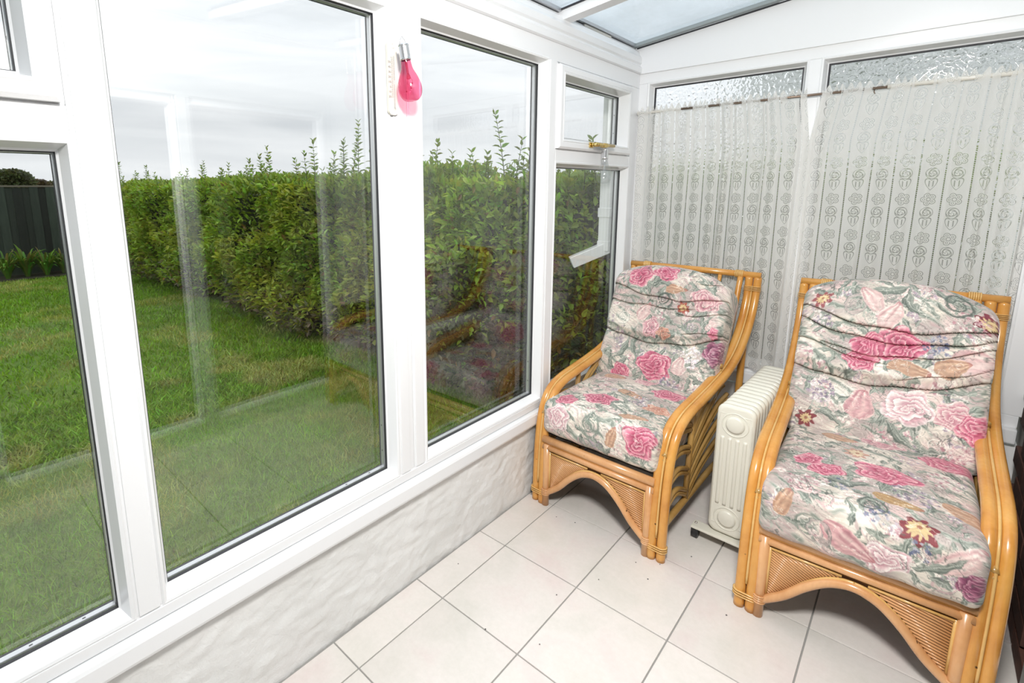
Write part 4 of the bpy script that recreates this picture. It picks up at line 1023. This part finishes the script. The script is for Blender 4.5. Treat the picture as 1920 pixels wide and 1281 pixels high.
for x in (0.44, 0.66, 0.98):
    b = MB(); b.tube([(x, 0, -0.006), (x, -0.004, -0.014), (x + 0.004, -0.006, -0.022)], 0.0022, 6); b.build('hook', M['bronze_rod'], rod)
def curtain(x0, x1, edge0, edge1, seed, label, fold):
    nx_, nz_ = 520, 90; rnd = np.random.RandomState(seed)
    S = np.linspace(0, 1, nx_); Z = np.concatenate([np.linspace(0.505, 1.70, nz_ - 22), np.linspace(1.705, 1.788, 22)])
    k = np.arange(1, 9); amp = rnd.uniform(0.4, 1, 8) / k ** 0.5; ph = rnd.uniform(0, 6.28, 8)
    P = np.zeros((nx_, len(Z), 3)); UV = np.zeros((nx_, len(Z), 2))
    fu = np.cumsum(0.55 + 0.9 * (vnoise(S * fold * 0.55, S * 0 + seed, seed)) ** 1.2); fu = fu / fu[-1]      # uneven spacing of folds
    width = x1 - x0
    for j, z in enumerate(Z):
        h = np.clip((1.757 - z) / 1.25, 0, 1); e0 = edge0(z); e1 = edge1(z)
        ph_ = 2 * math.pi * fold * fu
        wob = 0.4 * np.sin(ph_ * 0.5 + 1.1 + h * 0.9) + 0.3 * math.sin(seed) * h
        w = np.sin(ph_ + wob)
        deep = (0.006 + 0.004 * h + 0.016 * vnoise(S * 7, S * 0 + 3.3, seed + 2) ** 2)
        x = e0 + (e1 - e0) * (S + 0.006 * np.sin(ph_ * 1 + 0.9) * (0.5 + 0.5 * h)) + 0.006 * np.sin(ph_ * 0.37 + h * 2)
        gather = math.exp(-((z - 1.757) / 0.010) ** 2)
        y = YB - 0.022 - (0.004 + deep * (0.62 + 0.62 * w)) * (1 - gather) - gather * 0.011 * np.where(np.sin(ph_ * 0.5 + 0.7) > -0.35, 1.0, -0.9)
        zz = np.full(nx_, z)
        if z > 1.757: zz = z - (z - 1.757) * (0.42 + 0.42 * np.sin(2 * math.pi * S * width / 0.028) * 1.0) * 0.9
        P[:, j, 0] = x; P[:, j, 1] = np.minimum(y, YB - 0.008); P[:, j, 2] = zz
    # cloth length along the folds is the print's u
    mid = P[:, 40, :2]; d = np.hypot(*np.diff(mid, axis=0).T); U = np.concatenate([[0], np.cumsum(d)])
    UV[:, :, 0] = U[:, None] + 0.01 * seed; UV[:, :, 1] = Z[None, :]
    n0 = len(Z); idx = np.arange(nx_ * n0).reshape(nx_, n0); F = np.stack([idx[:-1, :-1], idx[1:, :-1], idx[1:, 1:], idx[:-1, 1:]], -1).reshape(-1, 4)
    me = npmesh('net_curtain', P.reshape(-1, 3), F, M['lace_net']); ul = me.uv_layers.new(name='UVMap')
    ul.data.foreach_set('uv', UV.reshape(-1, 2)[F.ravel()].astype(np.float32).ravel())
    o = link('net_curtain', me); tag(o, label, 'curtain', 'lace net curtains on the back window'); return o
curtain(0.02, 0.80, lambda z: 0.012 + 0.0 * z, lambda z: 0.752 + 0.030 * min(1, max(0, (1.757 - z) / 0.20)), 3, 'cream lace net curtain with flower columns, behind the armchair in the corner', 12)
curtain(0.80, 1.47, lambda z: 0.806 - 0.030 * min(1, max(0, (1.757 - z) / 0.20)), lambda z: 1.462, 8, 'cream lace net curtain with flower columns, behind the armchair nearer the camera', 12)

# ------------------------------------------------------------------ thermometer and hanging bulbs
th = empty('thermometer', (0.0045, 0.290, 1.584)); tag(th, 'white strip thermometer fixed to the white mullion behind the pink bulb', 'thermometer')
b = MB(); outline = rrect(0.036, 0.205, 0.012); nn = len(outline)
vs = [(0.0, y, z + 0.1025) for y, z in outline] + [(0.0075, y * 0.94, 0.1025 + z * 0.99) for y, z in outline]
b.add(vs, [(k, (k + 1) % nn, nn + (k + 1) % nn, nn + k) for k in range(nn)]); b.add(vs, [tuple(range(nn, 2 * nn))])
b.build('back_plate', M['ivory_plastic'], th)
b = MB(); b.tube([(0.010, 0.003, 0.020), (0.010, 0.003, 0.165)], 0.0022, 8); b.lathe([(0, -0.004), (0.004, -0.003), (0.004, 0.003), (0, 0.004)], (0.010, 0.003, 0.018), 10); b.build('glass_tube', M['bulb_clear'], th)
b = MB()
for k in range(33): b.box(0.0076, 0.0080, -0.006 if k % 4 else -0.0085, 0.000, 0.050 + k * 0.0034, 0.0506 + k * 0.0034)
b.build('scale_mark', M['dark_print'], th)
for k, t in enumerate(['20', '10', '0', '10', '20', '30', '40', '50']):
    cu = bpy.data.curves.new('scale_numeral', 'FONT'); cu.body = t; cu.size = 0.0085; cu.align_x = 'RIGHT'; cu.align_y = 'CENTER'; cu.materials.append(M['dark_print'])
    tmp = bpy.data.objects.new('tmp', cu); o = link('scale_numeral', bpy.data.meshes.new_from_object(tmp), th); bpy.data.objects.remove(tmp); o.location = (0.0081, -0.0088, 0.0505 + k * 0.0136); o.rotation_euler = (math.pi / 2, 0, math.pi / 2)
b = MB(); b.tube([(0.007, 0.002 + 0.006 * math.cos(a), 0.192 + 0.006 * math.sin(a)) for a in [2 * math.pi * k / 16 for k in range(16)]], 0.0018, 6, closed=True); b.build('hanging_eye', M['ivory_plastic'], th)

BULB = [(0.0145, 0.0), (0.0150, -0.010), (0.0178, -0.026), (0.0250, -0.042), (0.0318, -0.059), (0.0350, -0.076), (0.0338, -0.092), (0.0282, -0.105), (0.0185, -0.1135), (0.0, -0.117)]
def hanging_bulb(name, loc, label, glassmat, tilt, sc=1.0, cat='light bulb'):
    r = empty(name, loc); r.rotation_euler = tilt; r.scale = (sc, sc, sc); tag(r, label, cat)
    b = MB(); cb = catmull([(p[0], p[1], 0) for p in BULB], 4); b.lathe([(max(p.x, 0.0), p.y) for p in cb], (0, 0, -0.045), 28); b.build('globe', glassmat, r)
    b = MB(); prof = [(0.0, -0.002), (0.0125, -0.002), (0.0162, -0.004)]
    for k in range(7): prof += [(0.0162, -0.008 - k * 0.0050), (0.0150, -0.0102 - k * 0.0050)]
    prof += [(0.0165, -0.043), (0.0165, -0.047), (0.0135, -0.047)]
    b.lathe(prof, (0, 0, 0), 24); b.build('screw_cap', M['chrome'], r)
    b = MB(); b.tube([(0, 0.0125, -0.004), (0, 0.009, 0.008), (0, 0.0, 0.018), (0, -0.009, 0.008), (0, -0.0125, -0.004)], 0.0011, 6); b.build('hanging_wire', M['chrome'], r)
    b = MB(); b.tube([(0, 0, -0.045), (0, 0, -0.085)], 0.0035, 8); b.lathe([(0, -0.10), (0.006, -0.098), (0.006, -0.088), (0.003, -0.084)], (0, 0, 0), 10)
    for k in range(3): b.lathe([(0, -0.003), (0.003, 0), (0, 0.003)], (0.012 * math.cos(k * 2.1), 0.012 * math.sin(k * 2.1), -0.112 - 0.01 * k), 8)
    b.tube([(0.004, 0, -0.085), (0.010, 0.004, -0.105), (0, 0.011, -0.12), (-0.009, 0, -0.11), (0, 0, -0.088)], 0.0007, 5)
    b.build('lamp_stem', M['bulb_clear'] if glassmat != M['pink_plastic'] else M['pink_plastic'], r)
    return r
hanging_bulb('hanging_bulb', (0.056, 0.292, 1.775), 'pink plastic hanging bulb with ribbed chrome cap, on the thermometer', M['pink_plastic'], (math.radians(8), math.radians(-4), 0), 0.98)
hanging_bulb('hanging_bulb', (0.046, 1.552, 1.552), 'clear glass hanging bulb dangling from the brass window handle', M['bulb_clear'], (0, 0, 0), 1.0)

# small white clip lying on the eaves
b = MB(); b.box(-0.024, -0.004, -0.13, 0.13, 0, 0.012, 0.003); b.box(-0.022, -0.008, -0.06, 0.10, 0.012, 0.020, 0.002)
o = b.build('eaves_clip', M['ivory_plastic'], None, (-0.012, 1.56, ZH + 0.119)); tag(o, 'small white plastic strip lying on the eaves beam near the corner', 'clip')
# crumbs of dirt on the tiles
b = MB(); rs = random.Random(4)
for x, y in [(0.08, 0.50), (0.56, 0.95), (0.62, 1.0), (0.60, 0.90), (0.33, 0.35), (0.42, 0.62), (0.50, 0.78), (0.17, 0.98), (0.85, 0.92), (0.70, 1.12), (0.47, 0.42), (0.25, 1.0)]:
    r = rs.uniform(0.0018, 0.003); b.lathe([(0, 0), (r, 0.0006), (r * 0.7, 0.0018), (0, 0.0022)], (x + rs.uniform(-0.02, 0.02), y, 0.0002), 7)
o = b.build('floor_crumbs', M['dark_print']); tag(o, 'tiny dark crumbs scattered over the cream floor tiles', 'dirt', kind='stuff')

# ------------------------------------------------------------------ garden
GZ = -0.30
gx = np.linspace(-13.5, 3.0, 120); gy = np.linspace(-9, 7, 110)
X, Y = np.meshgrid(gx, gy, indexing='ij'); Zl = GZ + 0.035 * (fbm(X * 0.9, Y * 0.9, 4) - 0.5)
inside = (X > -0.1) & (Y > YR - 0.2) & (Y < YB + 0.1); Zl[inside] = GZ - 0.05
idx = np.arange(X.size).reshape(X.shape); F = np.stack([idx[:-1, :-1], idx[1:, :-1], idx[1:, 1:], idx[:-1, 1:]], -1).reshape(-1, 4)
lawn = link('ground', npmesh('ground', np.stack([X, Y, Zl], -1).reshape(-1, 3), F, M['lawn_ground'])); tag(lawn, kind='structure')

rng = np.random.RandomState(5)
def leaves(pos, length, width, out_dir, spread, droop, col, bendz=-0.10):
    """vectorised leaves: six triangles each round a mid vertex"""
    n = len(pos); L = np.broadcast_to(length, n); W_ = np.broadcast_to(width, n)
    d = np.broadcast_to(out_dir, (n, 3)) + rng.normal(0, spread, (n, 3)); d[:, 2] += droop
    d /= np.linalg.norm(d, axis=1, keepdims=True)
    up = np.array([0, 0, 1.0]) + rng.normal(0, 0.45, (n, 3)); sd = np.cross(up, d); sd /= np.linalg.norm(sd, axis=1, keepdims=True) + 1e-9
    nm = np.cross(d, sd)
    tmpl = np.array([(0, 0, 0), (0.32, 0.5, 0.10), (0.32, -0.5, 0.10), (0.68, 0.40, 0.03), (0.68, -0.40, 0.03), (1, 0, bendz), (0.5, 0, -0.02)])
    V = pos[:, None, :] + d[:, None] * (tmpl[None, :, 0:1] * L[:, None, None]) + sd[:, None] * (tmpl[None, :, 1:2] * W_[:, None, None]) + nm[:, None] * (tmpl[None, :, 2:3] * L[:, None, None])
    f = np.array([(0, 2, 6), (2, 4, 6), (4, 5, 6), (5, 3, 6), (3, 1, 6), (1, 0, 6)])
    F = (np.arange(n)[:, None, None] * 7 + f[None]).reshape(-1, 3)
    return V.reshape(-1, 3), F, np.repeat(col, 7, axis=0)
def leafcol(n, base, var=0.25):
    b_ = np.asarray(base)[None] * (1 + rng.normal(0, var, (n, 1))); b_ = b_ * (1 + rng.normal(0, 0.10, (n, 3))); return np.clip(b_, 0.004, 0.9)

HT = 1.40
def hedge_face(x, z):
    y = 2.15 + 0.46 * (fbm(x * 1.9, z * 1.7, 31, 4) - 0.5) * 2 + 0.05 * np.sin(x * 1.7)
    y = y - 0.10 * np.exp(-((z - 0.75) / 0.55) ** 2) + 0.25 * np.exp(-((z - GZ) / 0.18) ** 2)
    y = y + 0.16 * sst(x, -1.2, -0.4) + 0.85 * sst(x, -0.45, 0.3)
    return y
def hedge_top(x): return HT + 0.03 + 0.22 * (fbm(x * 2.2, x * 0 + 1.7, 12, 3) - 0.5) * 2
hedge = empty('hedge', (-4, 2.6, GZ)); tag(hedge, 'tall green privet hedge along the lawn outside the left windows', 'hedge'); HO = np.array([-4, 2.6, GZ])
# dark core behind the leaves
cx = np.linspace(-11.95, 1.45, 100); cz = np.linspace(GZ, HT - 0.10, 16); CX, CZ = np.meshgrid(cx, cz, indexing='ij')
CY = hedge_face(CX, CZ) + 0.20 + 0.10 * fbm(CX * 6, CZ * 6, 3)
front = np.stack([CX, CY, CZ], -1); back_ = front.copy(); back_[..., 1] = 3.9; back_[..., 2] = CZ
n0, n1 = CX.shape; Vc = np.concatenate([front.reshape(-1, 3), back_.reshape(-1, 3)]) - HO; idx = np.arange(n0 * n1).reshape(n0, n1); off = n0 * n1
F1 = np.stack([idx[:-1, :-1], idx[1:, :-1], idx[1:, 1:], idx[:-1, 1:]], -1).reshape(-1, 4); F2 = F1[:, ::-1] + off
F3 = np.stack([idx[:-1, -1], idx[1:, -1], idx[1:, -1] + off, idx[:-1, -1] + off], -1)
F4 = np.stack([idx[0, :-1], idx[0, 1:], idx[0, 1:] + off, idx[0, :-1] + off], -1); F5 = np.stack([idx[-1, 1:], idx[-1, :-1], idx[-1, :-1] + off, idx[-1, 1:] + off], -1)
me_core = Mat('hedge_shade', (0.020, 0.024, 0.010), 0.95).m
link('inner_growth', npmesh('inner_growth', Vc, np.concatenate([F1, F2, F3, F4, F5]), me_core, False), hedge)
Vs, Fs, Cs = [], [], []; base = 0
def addleaf(t):
    global base
    Vs.append(t[0]); Fs.append(t[1] + base); Cs.append(t[2]); base += len(t[0])
# front face, denser near the window
n = 60000; x = np.where(rng.rand(n) < 0.62, rng.uniform(-4.6, 1.45, n), rng.uniform(-11.9, -4.4, n)); z = GZ + 0.06 + (HT - GZ - 0.04) * rng.rand(n) ** 0.92
dep = rng.exponential(0.11, n); y = hedge_face(x, z) + np.minimum(dep, 0.3) - 0.03
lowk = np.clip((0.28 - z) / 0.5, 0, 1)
hue = fbm(x * 1.6, z * 1.6, 77, 3)
col = leafcol(n, (0.265, 0.39, 0.05), 0.28); yel = sst(hue, 0.5, 0.68)[:, None]
col = col * (1 - yel * 0.6) + yel * 0.6 * leafcol(n, (0.43, 0.46, 0.07), 0.2)
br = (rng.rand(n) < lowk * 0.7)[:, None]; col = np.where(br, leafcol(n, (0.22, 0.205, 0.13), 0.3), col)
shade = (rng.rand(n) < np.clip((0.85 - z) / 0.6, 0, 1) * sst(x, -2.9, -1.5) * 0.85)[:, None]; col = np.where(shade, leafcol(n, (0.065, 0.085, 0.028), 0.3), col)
old = (rng.rand(n) < 0.03)[:, None]; col = np.where(old, leafcol(n, (0.25, 0.17, 0.05), 0.2), col)
ln = rng.uniform(0.048, 0.086, n) * np.where(x < -5, 1.15, 1.0); keep = rng.rand(n) > lowk * 0.35
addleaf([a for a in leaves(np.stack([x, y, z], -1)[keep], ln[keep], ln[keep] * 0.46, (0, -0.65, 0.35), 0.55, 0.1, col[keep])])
# top
n = 18000; x = np.where(rng.rand(n) < 0.55, rng.uniform(-4.6, 1.45, n), rng.uniform(-11.9, -4.4, n)); y = rng.uniform(2.12, 2.95, n) + 0.85 * sst(x, -0.45, 0.3); z = hedge_top(x) - rng.exponential(0.05, n) + 0.03 * rng.rand(n)
ln = rng.uniform(0.045, 0.08, n) * np.where(x < -5, 1.15, 1.0); addleaf(leaves(np.stack([x, y, z], -1), ln, ln * 0.45, (0, -0.2, 0.8), 0.5, 0.3, leafcol(n, (0.27, 0.38, 0.06), 0.22)))
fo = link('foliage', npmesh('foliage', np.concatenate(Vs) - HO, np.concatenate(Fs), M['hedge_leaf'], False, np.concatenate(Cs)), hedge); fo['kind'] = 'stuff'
# upright shoots along the top
def shoot(x, y, z0, h, lean):
    m = max(5, int(h / 0.034)); st = [Vector((x + lean[0] * (t ** 1.5), y + lean[1] * t, z0 + h * t)) - Vector(HO) for t in np.linspace(0, 1, 6)]
    b = MB(); b.tube(st, [0.004, 0.0038, 0.0033, 0.0028, 0.002, 0.0014], 5); nb = len(b.v)
    ps, ds, ls = [], [], []; a = rng.uniform(0, 6.28)
    for k in range(m + 1):
        t = 0.05 + 0.95 * k / m; p = Vector((x + lean[0] * (t ** 1.5), y + lean[1] * t, z0 + h * t))
        for q in (0, math.pi):
            ps.append(p); ds.append((math.cos(a + q), math.sin(a + q), 0.55 + 0.9 * (t > 0.9))); ls.append((0.092 - 0.040 * t) * rng.uniform(0.8, 1.15))
        a += 1.57 + rng.uniform(-0.3, 0.3)
    ps = np.array(ps, float); ls = np.array(ls); V, F, Cc = leaves(ps, ls, ls * 0.40, np.array(ds), 0.14, 0.0, leafcol(len(ps), (0.20, 0.29, 0.06), 0.18), -0.16)
    tri = []
    for f in b.f:
        for i in range(1, len(f) - 1): tri.append((f[0], f[i], f[i + 1]))
    V2 = np.concatenate([np.array(b.v), V - HO]); F2 = np.concatenate([np.array(tri), F + nb]); C2 = np.concatenate([np.tile((0.07, 0.08, 0.03), (nb, 1)), Cc])
    link('shoot', npmesh('shoot', V2, F2, M['hedge_leaf'], False, C2), hedge)
for x, zt_, lx in [(-2.98, 2.00, 0.05), (-2.93, 1.84, 0.10), (-3.10, 1.80, -0.04), (-1.10, 1.90, -0.10), (-0.98, 1.70, 0.05), (-1.28, 1.62, 0.0), (-4.58, 1.86, -0.05), (-4.75, 1.76, 0.02), (-3.55, 1.86, 0.0), (-3.70, 1.75, -0.04), (-3.16, 1.84, 0.02), (-3.35, 1.72, 0.05),
                     (-10.7, 1.90, 0.0), (-10.2, 1.72, 0.05), (-9.2, 1.78, 0.0), (-8.9, 1.68, 0), (-1.85, 1.74, 0.04), (-1.98, 1.70, -0.03), (-1.62, 1.64, 0.0), (-0.88, 1.62, 0.03), (-0.74, 1.58, 0.0), (-6.8, 1.78, -0.06), (-6.5, 1.70, 0.05), (-5.75, 1.70, 0.0), (-5.4, 1.66, 0.03), (-4.1, 1.70, -0.03), (-3.95, 1.62, 0.05), (-5.05, 1.72, 0.04),
                     (-1.45, 1.60, 0.02), (-2.2, 1.64, 0.0), (-2.45, 1.66, 0.04), (-2.7, 1.70, -0.03), (-0.55, 1.52, 0.02), (-0.42, 1.50, 0)]:
    shoot(x, 2.28 + rng.uniform(-0.06, 0.10), 1.33, zt_ - 1.33, (lx, rng.uniform(-0.05, 0.05)))
for k in range(190):
    x = -0.3 - 11.2 * rng.rand() ** 1.35; shoot(x, rng.uniform(2.14, 2.6), 1.32, rng.uniform(0.10, 0.22) + 0.16 * rng.rand() ** 2.5, (rng.uniform(-0.06, 0.06), rng.uniform(-0.05, 0.05)))
# stems in the bare foot of the hedge
b = MB()
for k in range(70):
    x = rng.uniform(-10, 0); y0_ = rng.uniform(2.30, 2.55); b.tube([(x + 4, y0_ - 2.6, 0.0), (x + 4 + rng.uniform(-.06, .06), y0_ - 2.6, 0.3), (x + 4 + rng.uniform(-.15, .15), y0_ - 2.65, 0.8)], [0.014, 0.011, 0.006], 5)
b.build('stems', M['bark'], hedge)

# grass blades, thick near the window
n = 150000; u_ = rng.rand(n); x = np.where(u_ < 0.70, -0.27 - 3.4 * rng.rand(n) ** 1.25, rng.uniform(-11.3, -2.5, n)); y = np.where(u_ < 0.70, rng.uniform(-2.4, 2.3, n), rng.uniform(-2.0, 2.3, n))
zb_ = GZ + 0.035 * (fbm(x * 0.9, y * 0.9, 4) - 0.5) - 0.003
far = x < -2.6
tall = np.exp(-((x + 0.25) / 0.35) ** 2)
h = (rng.uniform(0.022, 0.055, n) * np.where(far, 1.15, 1.0)) * (1 + 0.7 * tall * rng.rand(n)); w = rng.uniform(0.0016, 0.0030, n) * np.where(far, 2.6, 1.0)
a = rng.uniform(0, 6.28, n); ln_ = rng.normal(0, 0.55, (n, 2)) * h[:, None]
patch = fbm(x * 2.3, y * 2.3, 55, 3); dry = sst(patch, 0.50, 0.70)[:, None]
dry = np.clip(dry + (0.55 * np.exp(-((x + 0.45) / 0.55) ** 2))[:, None] * rng.rand(n, 1), 0, 1)
col = leafcol(n, (0.19, 0.36, 0.016), 0.22) * (1 - dry * 0.75) + dry * 0.75 * leafcol(n, (0.44, 0.44, 0.14), 0.2)
col = col * (0.62 + 0.62 * fbm(x * 4.1, y * 4.1, 91, 3))[:, None]
sx_, sy_ = np.cos(a) * w, np.sin(a) * w
V = np.empty((n, 5, 3)); P0 = np.stack([x, y, zb_], -1)
V[:, 0] = P0 + np.stack([sx_, sy_, 0 * w], -1); V[:, 1] = P0 - np.stack([sx_, sy_, 0 * w], -1)
mid_ = P0 + np.stack([ln_[:, 0] * 0.35, ln_[:, 1] * 0.35, h * 0.6], -1)
V[:, 2] = mid_ + np.stack([sx_ * .8, sy_ * .8, 0 * w], -1); V[:, 3] = mid_ - np.stack([sx_ * .8, sy_ * .8, 0 * w], -1); V[:, 4] = P0 + np.stack([ln_[:, 0], ln_[:, 1], h], -1)
f = np.array([(0, 1, 3), (0, 3, 2), (2, 3, 4)]); F = (np.arange(n)[:, None, None] * 5 + f[None]).reshape(-1, 3)
g = link('lawn_grass', npmesh('lawn_grass', V.reshape(-1, 3), F, M['grass_blade'], True, np.repeat(col, 5, axis=0))); tag(g, 'short green lawn grass, drier and paler next to the conservatory wall', 'grass', kind='stuff')

# fence at the far end of the lawn, board by board
FX = -12.1
fence = empty('garden_fence', (FX, 0, GZ)); tag(fence, 'dark green closeboard fence at the far end of the lawn', 'fence')
fb = MB(); fb.box(-0.009, 0.009, -0.070, 0.070, 0.02, 1.745, 0.003); fme = fb.mesh('fence_board', M['green_fence_board'])
for k in range(62):
    o = link('fence_board', fme, fence); o.location = (random.uniform(-0.0005, 0.0005) + (0.019 if k % 2 else 0), -5.2 + k * 0.128, random.uniform(-0.012, 0.012))
for z in (0.35, 1.0, 1.60):
    b = MB(); b.box(-0.07, -0.012, -5.3, 2.75, z, z + 0.07); b.build('fence_rail', M['green_fence_board'], fence)
b = MB(); b.box(-0.035, 0.035, -5.3, 2.75, 1.755, 1.785, 0.004); cp = b.build('capping_rail', Mat('weathered_wood', (0.16, 0.14, 0.11), 0.85).m, fence)
b = MB(); b.box(-0.02, 0.03, -5.3, 2.75, -0.05, 0.16); b.build('gravel_board', M['green_fence_board'], fence)
# strap-leaved clumps in front of it
soilm = Mat('bed_soil', (0.035, 0.028, 0.018), 0.95).m
b = MB(); b.box(-12.1, -11.35, -5, 2.4, GZ - 0.02, GZ + 0.02, 0.01); o = b.build('trim_4', soilm); tag(o, kind='structure')
strap_lab = ['strap-leaved green clump at the foot of the fence, leftmost in view', 'strap-leaved green clump at the foot of the fence, second from the left', 'strap-leaved green clump at the foot of the fence, third from the left', 'strap-leaved green clump at the foot of the fence, close by the hedge']
for ci, (px_, py_, hh) in enumerate([(-11.62, 0.44, 0.66), (-11.66, 0.74, 0.74), (-11.58, 1.03, 0.64), (-11.66, 1.32, 0.62)]):
    cl = empty('strap_leaf_plant', (px_, py_, GZ + 0.02)); tag(cl, strap_lab[ci], 'plant', 'strap-leaved clumps along the fence')
    for k in range(70):
        a = rng.uniform(0, 6.28); L = hh * rng.uniform(0.7, 1.35); sp = rng.uniform(0.15, 0.62) * L; wd = rng.uniform(0.014, 0.024)
        pts = [(0.03 * math.cos(a) + sp * t ** 1.3 * math.cos(a), 0.03 * math.sin(a) + sp * t ** 1.3 * math.sin(a), L * (1.25 * t - 0.75 * t * t * (0.6 + sp / L))) for t in np.linspace(0, 1, 6)]
        V = []; ww = [0.8, 1.1, 1.1, 0.9, 0.6, 0.05]
        for (X_, Y_, Z_), q in zip(pts, ww): V += [(X_ - math.sin(a) * wd * q, Y_ + math.cos(a) * wd * q, Z_), (X_ + math.sin(a) * wd * q, Y_ - math.cos(a) * wd * q, Z_)]
        F = [(2 * i, 2 * i + 1, 2 * i + 3, 2 * i + 2) for i in range(5)]
        col = (0.30, 0.24, 0.09) if rng.rand() < 0.12 else (0.12 * rng.uniform(.7, 1.4), 0.26 * rng.uniform(.6, 1.3), 0.025)
        link('strap_leaf', npmesh('strap_leaf', V, F, M['grass_blade'], True, np.tile(col, (len(V), 1))), cl)
# trees beyond the fence
def tree(loc, h, r, label, base_c, nl, squash=0.8):
    t = empty('garden_tree', loc); tag(t, label, 'tree', 'trees beyond the fence')
    b = MB(); b.tube([(0, 0, 0), (0.05, 0.03, h * 0.4), (0.0, 0.1, h * 0.75)], [0.16, 0.12, 0.05], 8)
    for k in range(6):
        a = k * 1.05; b.tube([(0.03, 0.03, h * 0.42), (0.4 * r * math.cos(a), 0.4 * r * math.sin(a), h * 0.65), (0.75 * r * math.cos(a), 0.75 * r * math.sin(a), h * 0.8)], [0.07, 0.04, 0.015], 6)
    b.build('trunk', M['bark'], t)
    q = rng.normal(0, 1, (nl, 3)); q /= np.linalg.norm(q, axis=1, keepdims=True); rad_ = (0.55 + 0.45 * rng.rand(nl)) * (0.8 + 0.4 * fbm(q[:, 0] * 2 + 5, q[:, 1] * 2 + q[:, 2], 8, 3))
    pos = q * rad_[:, None] * r; pos[:, 2] *= squash; pos[:, 2] += h - r * squash * 0.8
    ln = rng.uniform(0.12, 0.22, nl); V, F, Cc = leaves(pos, ln, ln * 0.6, q, 0.6, 0.0, leafcol(nl, base_c, 0.25))
    o = link('crown', npmesh('crown', V, F, M['hedge_leaf'], False, Cc), t); o['kind'] = 'stuff'
tree((-34, 3.25, GZ), 2.62, 0.85, 'dark rounded tree beyond the fence, tallest one seen', (0.06, 0.075, 0.025), 6000, 0.75)
tree((-36, 4.35, GZ), 2.20, 0.75, 'brownish low tree beyond the fence, right of the tallest tree', (0.085, 0.065, 0.032), 4000, 0.6)
tree((-38, 5.65, GZ), 2.12, 0.6, 'greyish green bushy tree beyond the fence, close to the hedge', (0.085, 0.10, 0.04), 4000, 0.6)

# white downpipe outside the corner
dp = empty('rain_downpipe', (-0.205, 2.10, 0)); tag(dp, 'white square downpipe outside the corner window, bending into a slanted branch', 'downpipe')
b = MB(); b.box(-0.032, 0.032, -0.032, 0.032, 1.02, 2.02, 0.004); b.build('upright_pipe', M['drainpipe_white'], dp)
b = MB(); b.box(-0.037, 0.037, -0.037, 0.037, 1.20, 1.255, 0.003); b.build('socket', M['drainpipe_white'], dp)
b = MB(); b.box(-0.035, 0.035, -0.035, 0.035, 1.00, 1.06, 0.003); b.build('socket', M['drainpipe_white'], dp)
b = MB(); b.box(-0.215, 0.03, -0.034, 0.034, -0.034, 0.034, 0.004)
o = b.build('slanted_pipe', M['drainpipe_white'], dp); o.location = (0, 0, 1.015); o.rotation_euler = (0, math.radians(-24), math.radians(38))
b = MB(); b.box(-0.075, 0.045, -4.2, 0.10, 1.985, 2.055, 0.012); b.build('gutter', M['drainpipe_white'], dp)

# slate roof of a far house, and the outbuilding seen through the hammered glass
hs = empty('far_house', (-5.2, 17.5, GZ - 1.85)); tag(hs, 'distant house with a grey slate roof, showing over the hedge by the corner', 'house')
b = MB(); b.box(-4, 4, -3, 3, 0, 2.3); b.build('house_wall', M['painted_white'], hs)
b = MB(); vs = [(-4.3, -3.3, 2.2), (4.3, -3.3, 2.2), (4.3, 3.3, 2.2), (-4.3, 3.3, 2.2), (-4.3, 0, 4.0), (4.3, 0, 4.0)]
b.add(vs, [(0, 1, 5, 4), (2, 3, 4, 5), (0, 4, 3), (1, 2, 5), (3, 2, 1, 0)]); b.build('slate_roof', M['roof_slate'], hs)
ob = empty('outbuilding', (1.35, 6.8, GZ)); tag(ob, 'grey rendered outbuilding with white gutter, blurred behind the hammered glass', 'outbuilding')
b = MB(); b.box(-1.9, 2.6, -0.6, 1.6, 0, 3.6); b.build('rendered_wall', M['grey_render'], ob)
b = MB(); zr = [(-2.05, -0.8, 3.58), (2.6, -0.8, 3.58), (2.6, 1.8, 4.3), (-2.05, 1.8, 4.3)]
b.add(zr + [(x, y, z + 0.06) for x, y, z in zr], [(3, 2, 1, 0), (4, 5, 6, 7), (0, 1, 5, 4), (1, 2, 6, 5), (2, 3, 7, 6), (3, 0, 4, 7)]); b.build('lean_to_roof', M['roof_slate'], ob)
b = MB(); b.tube([(-2.1, -0.86, 3.50), (2.6, -0.86, 3.55)], 0.06, 10); b.build('gutter', M['drainpipe_white'], ob)
b = MB(); b.box(-1.5, 2.6, -0.66, -0.60, 2.78, 2.86); b.build('string_course', M['drainpipe_white'], ob)
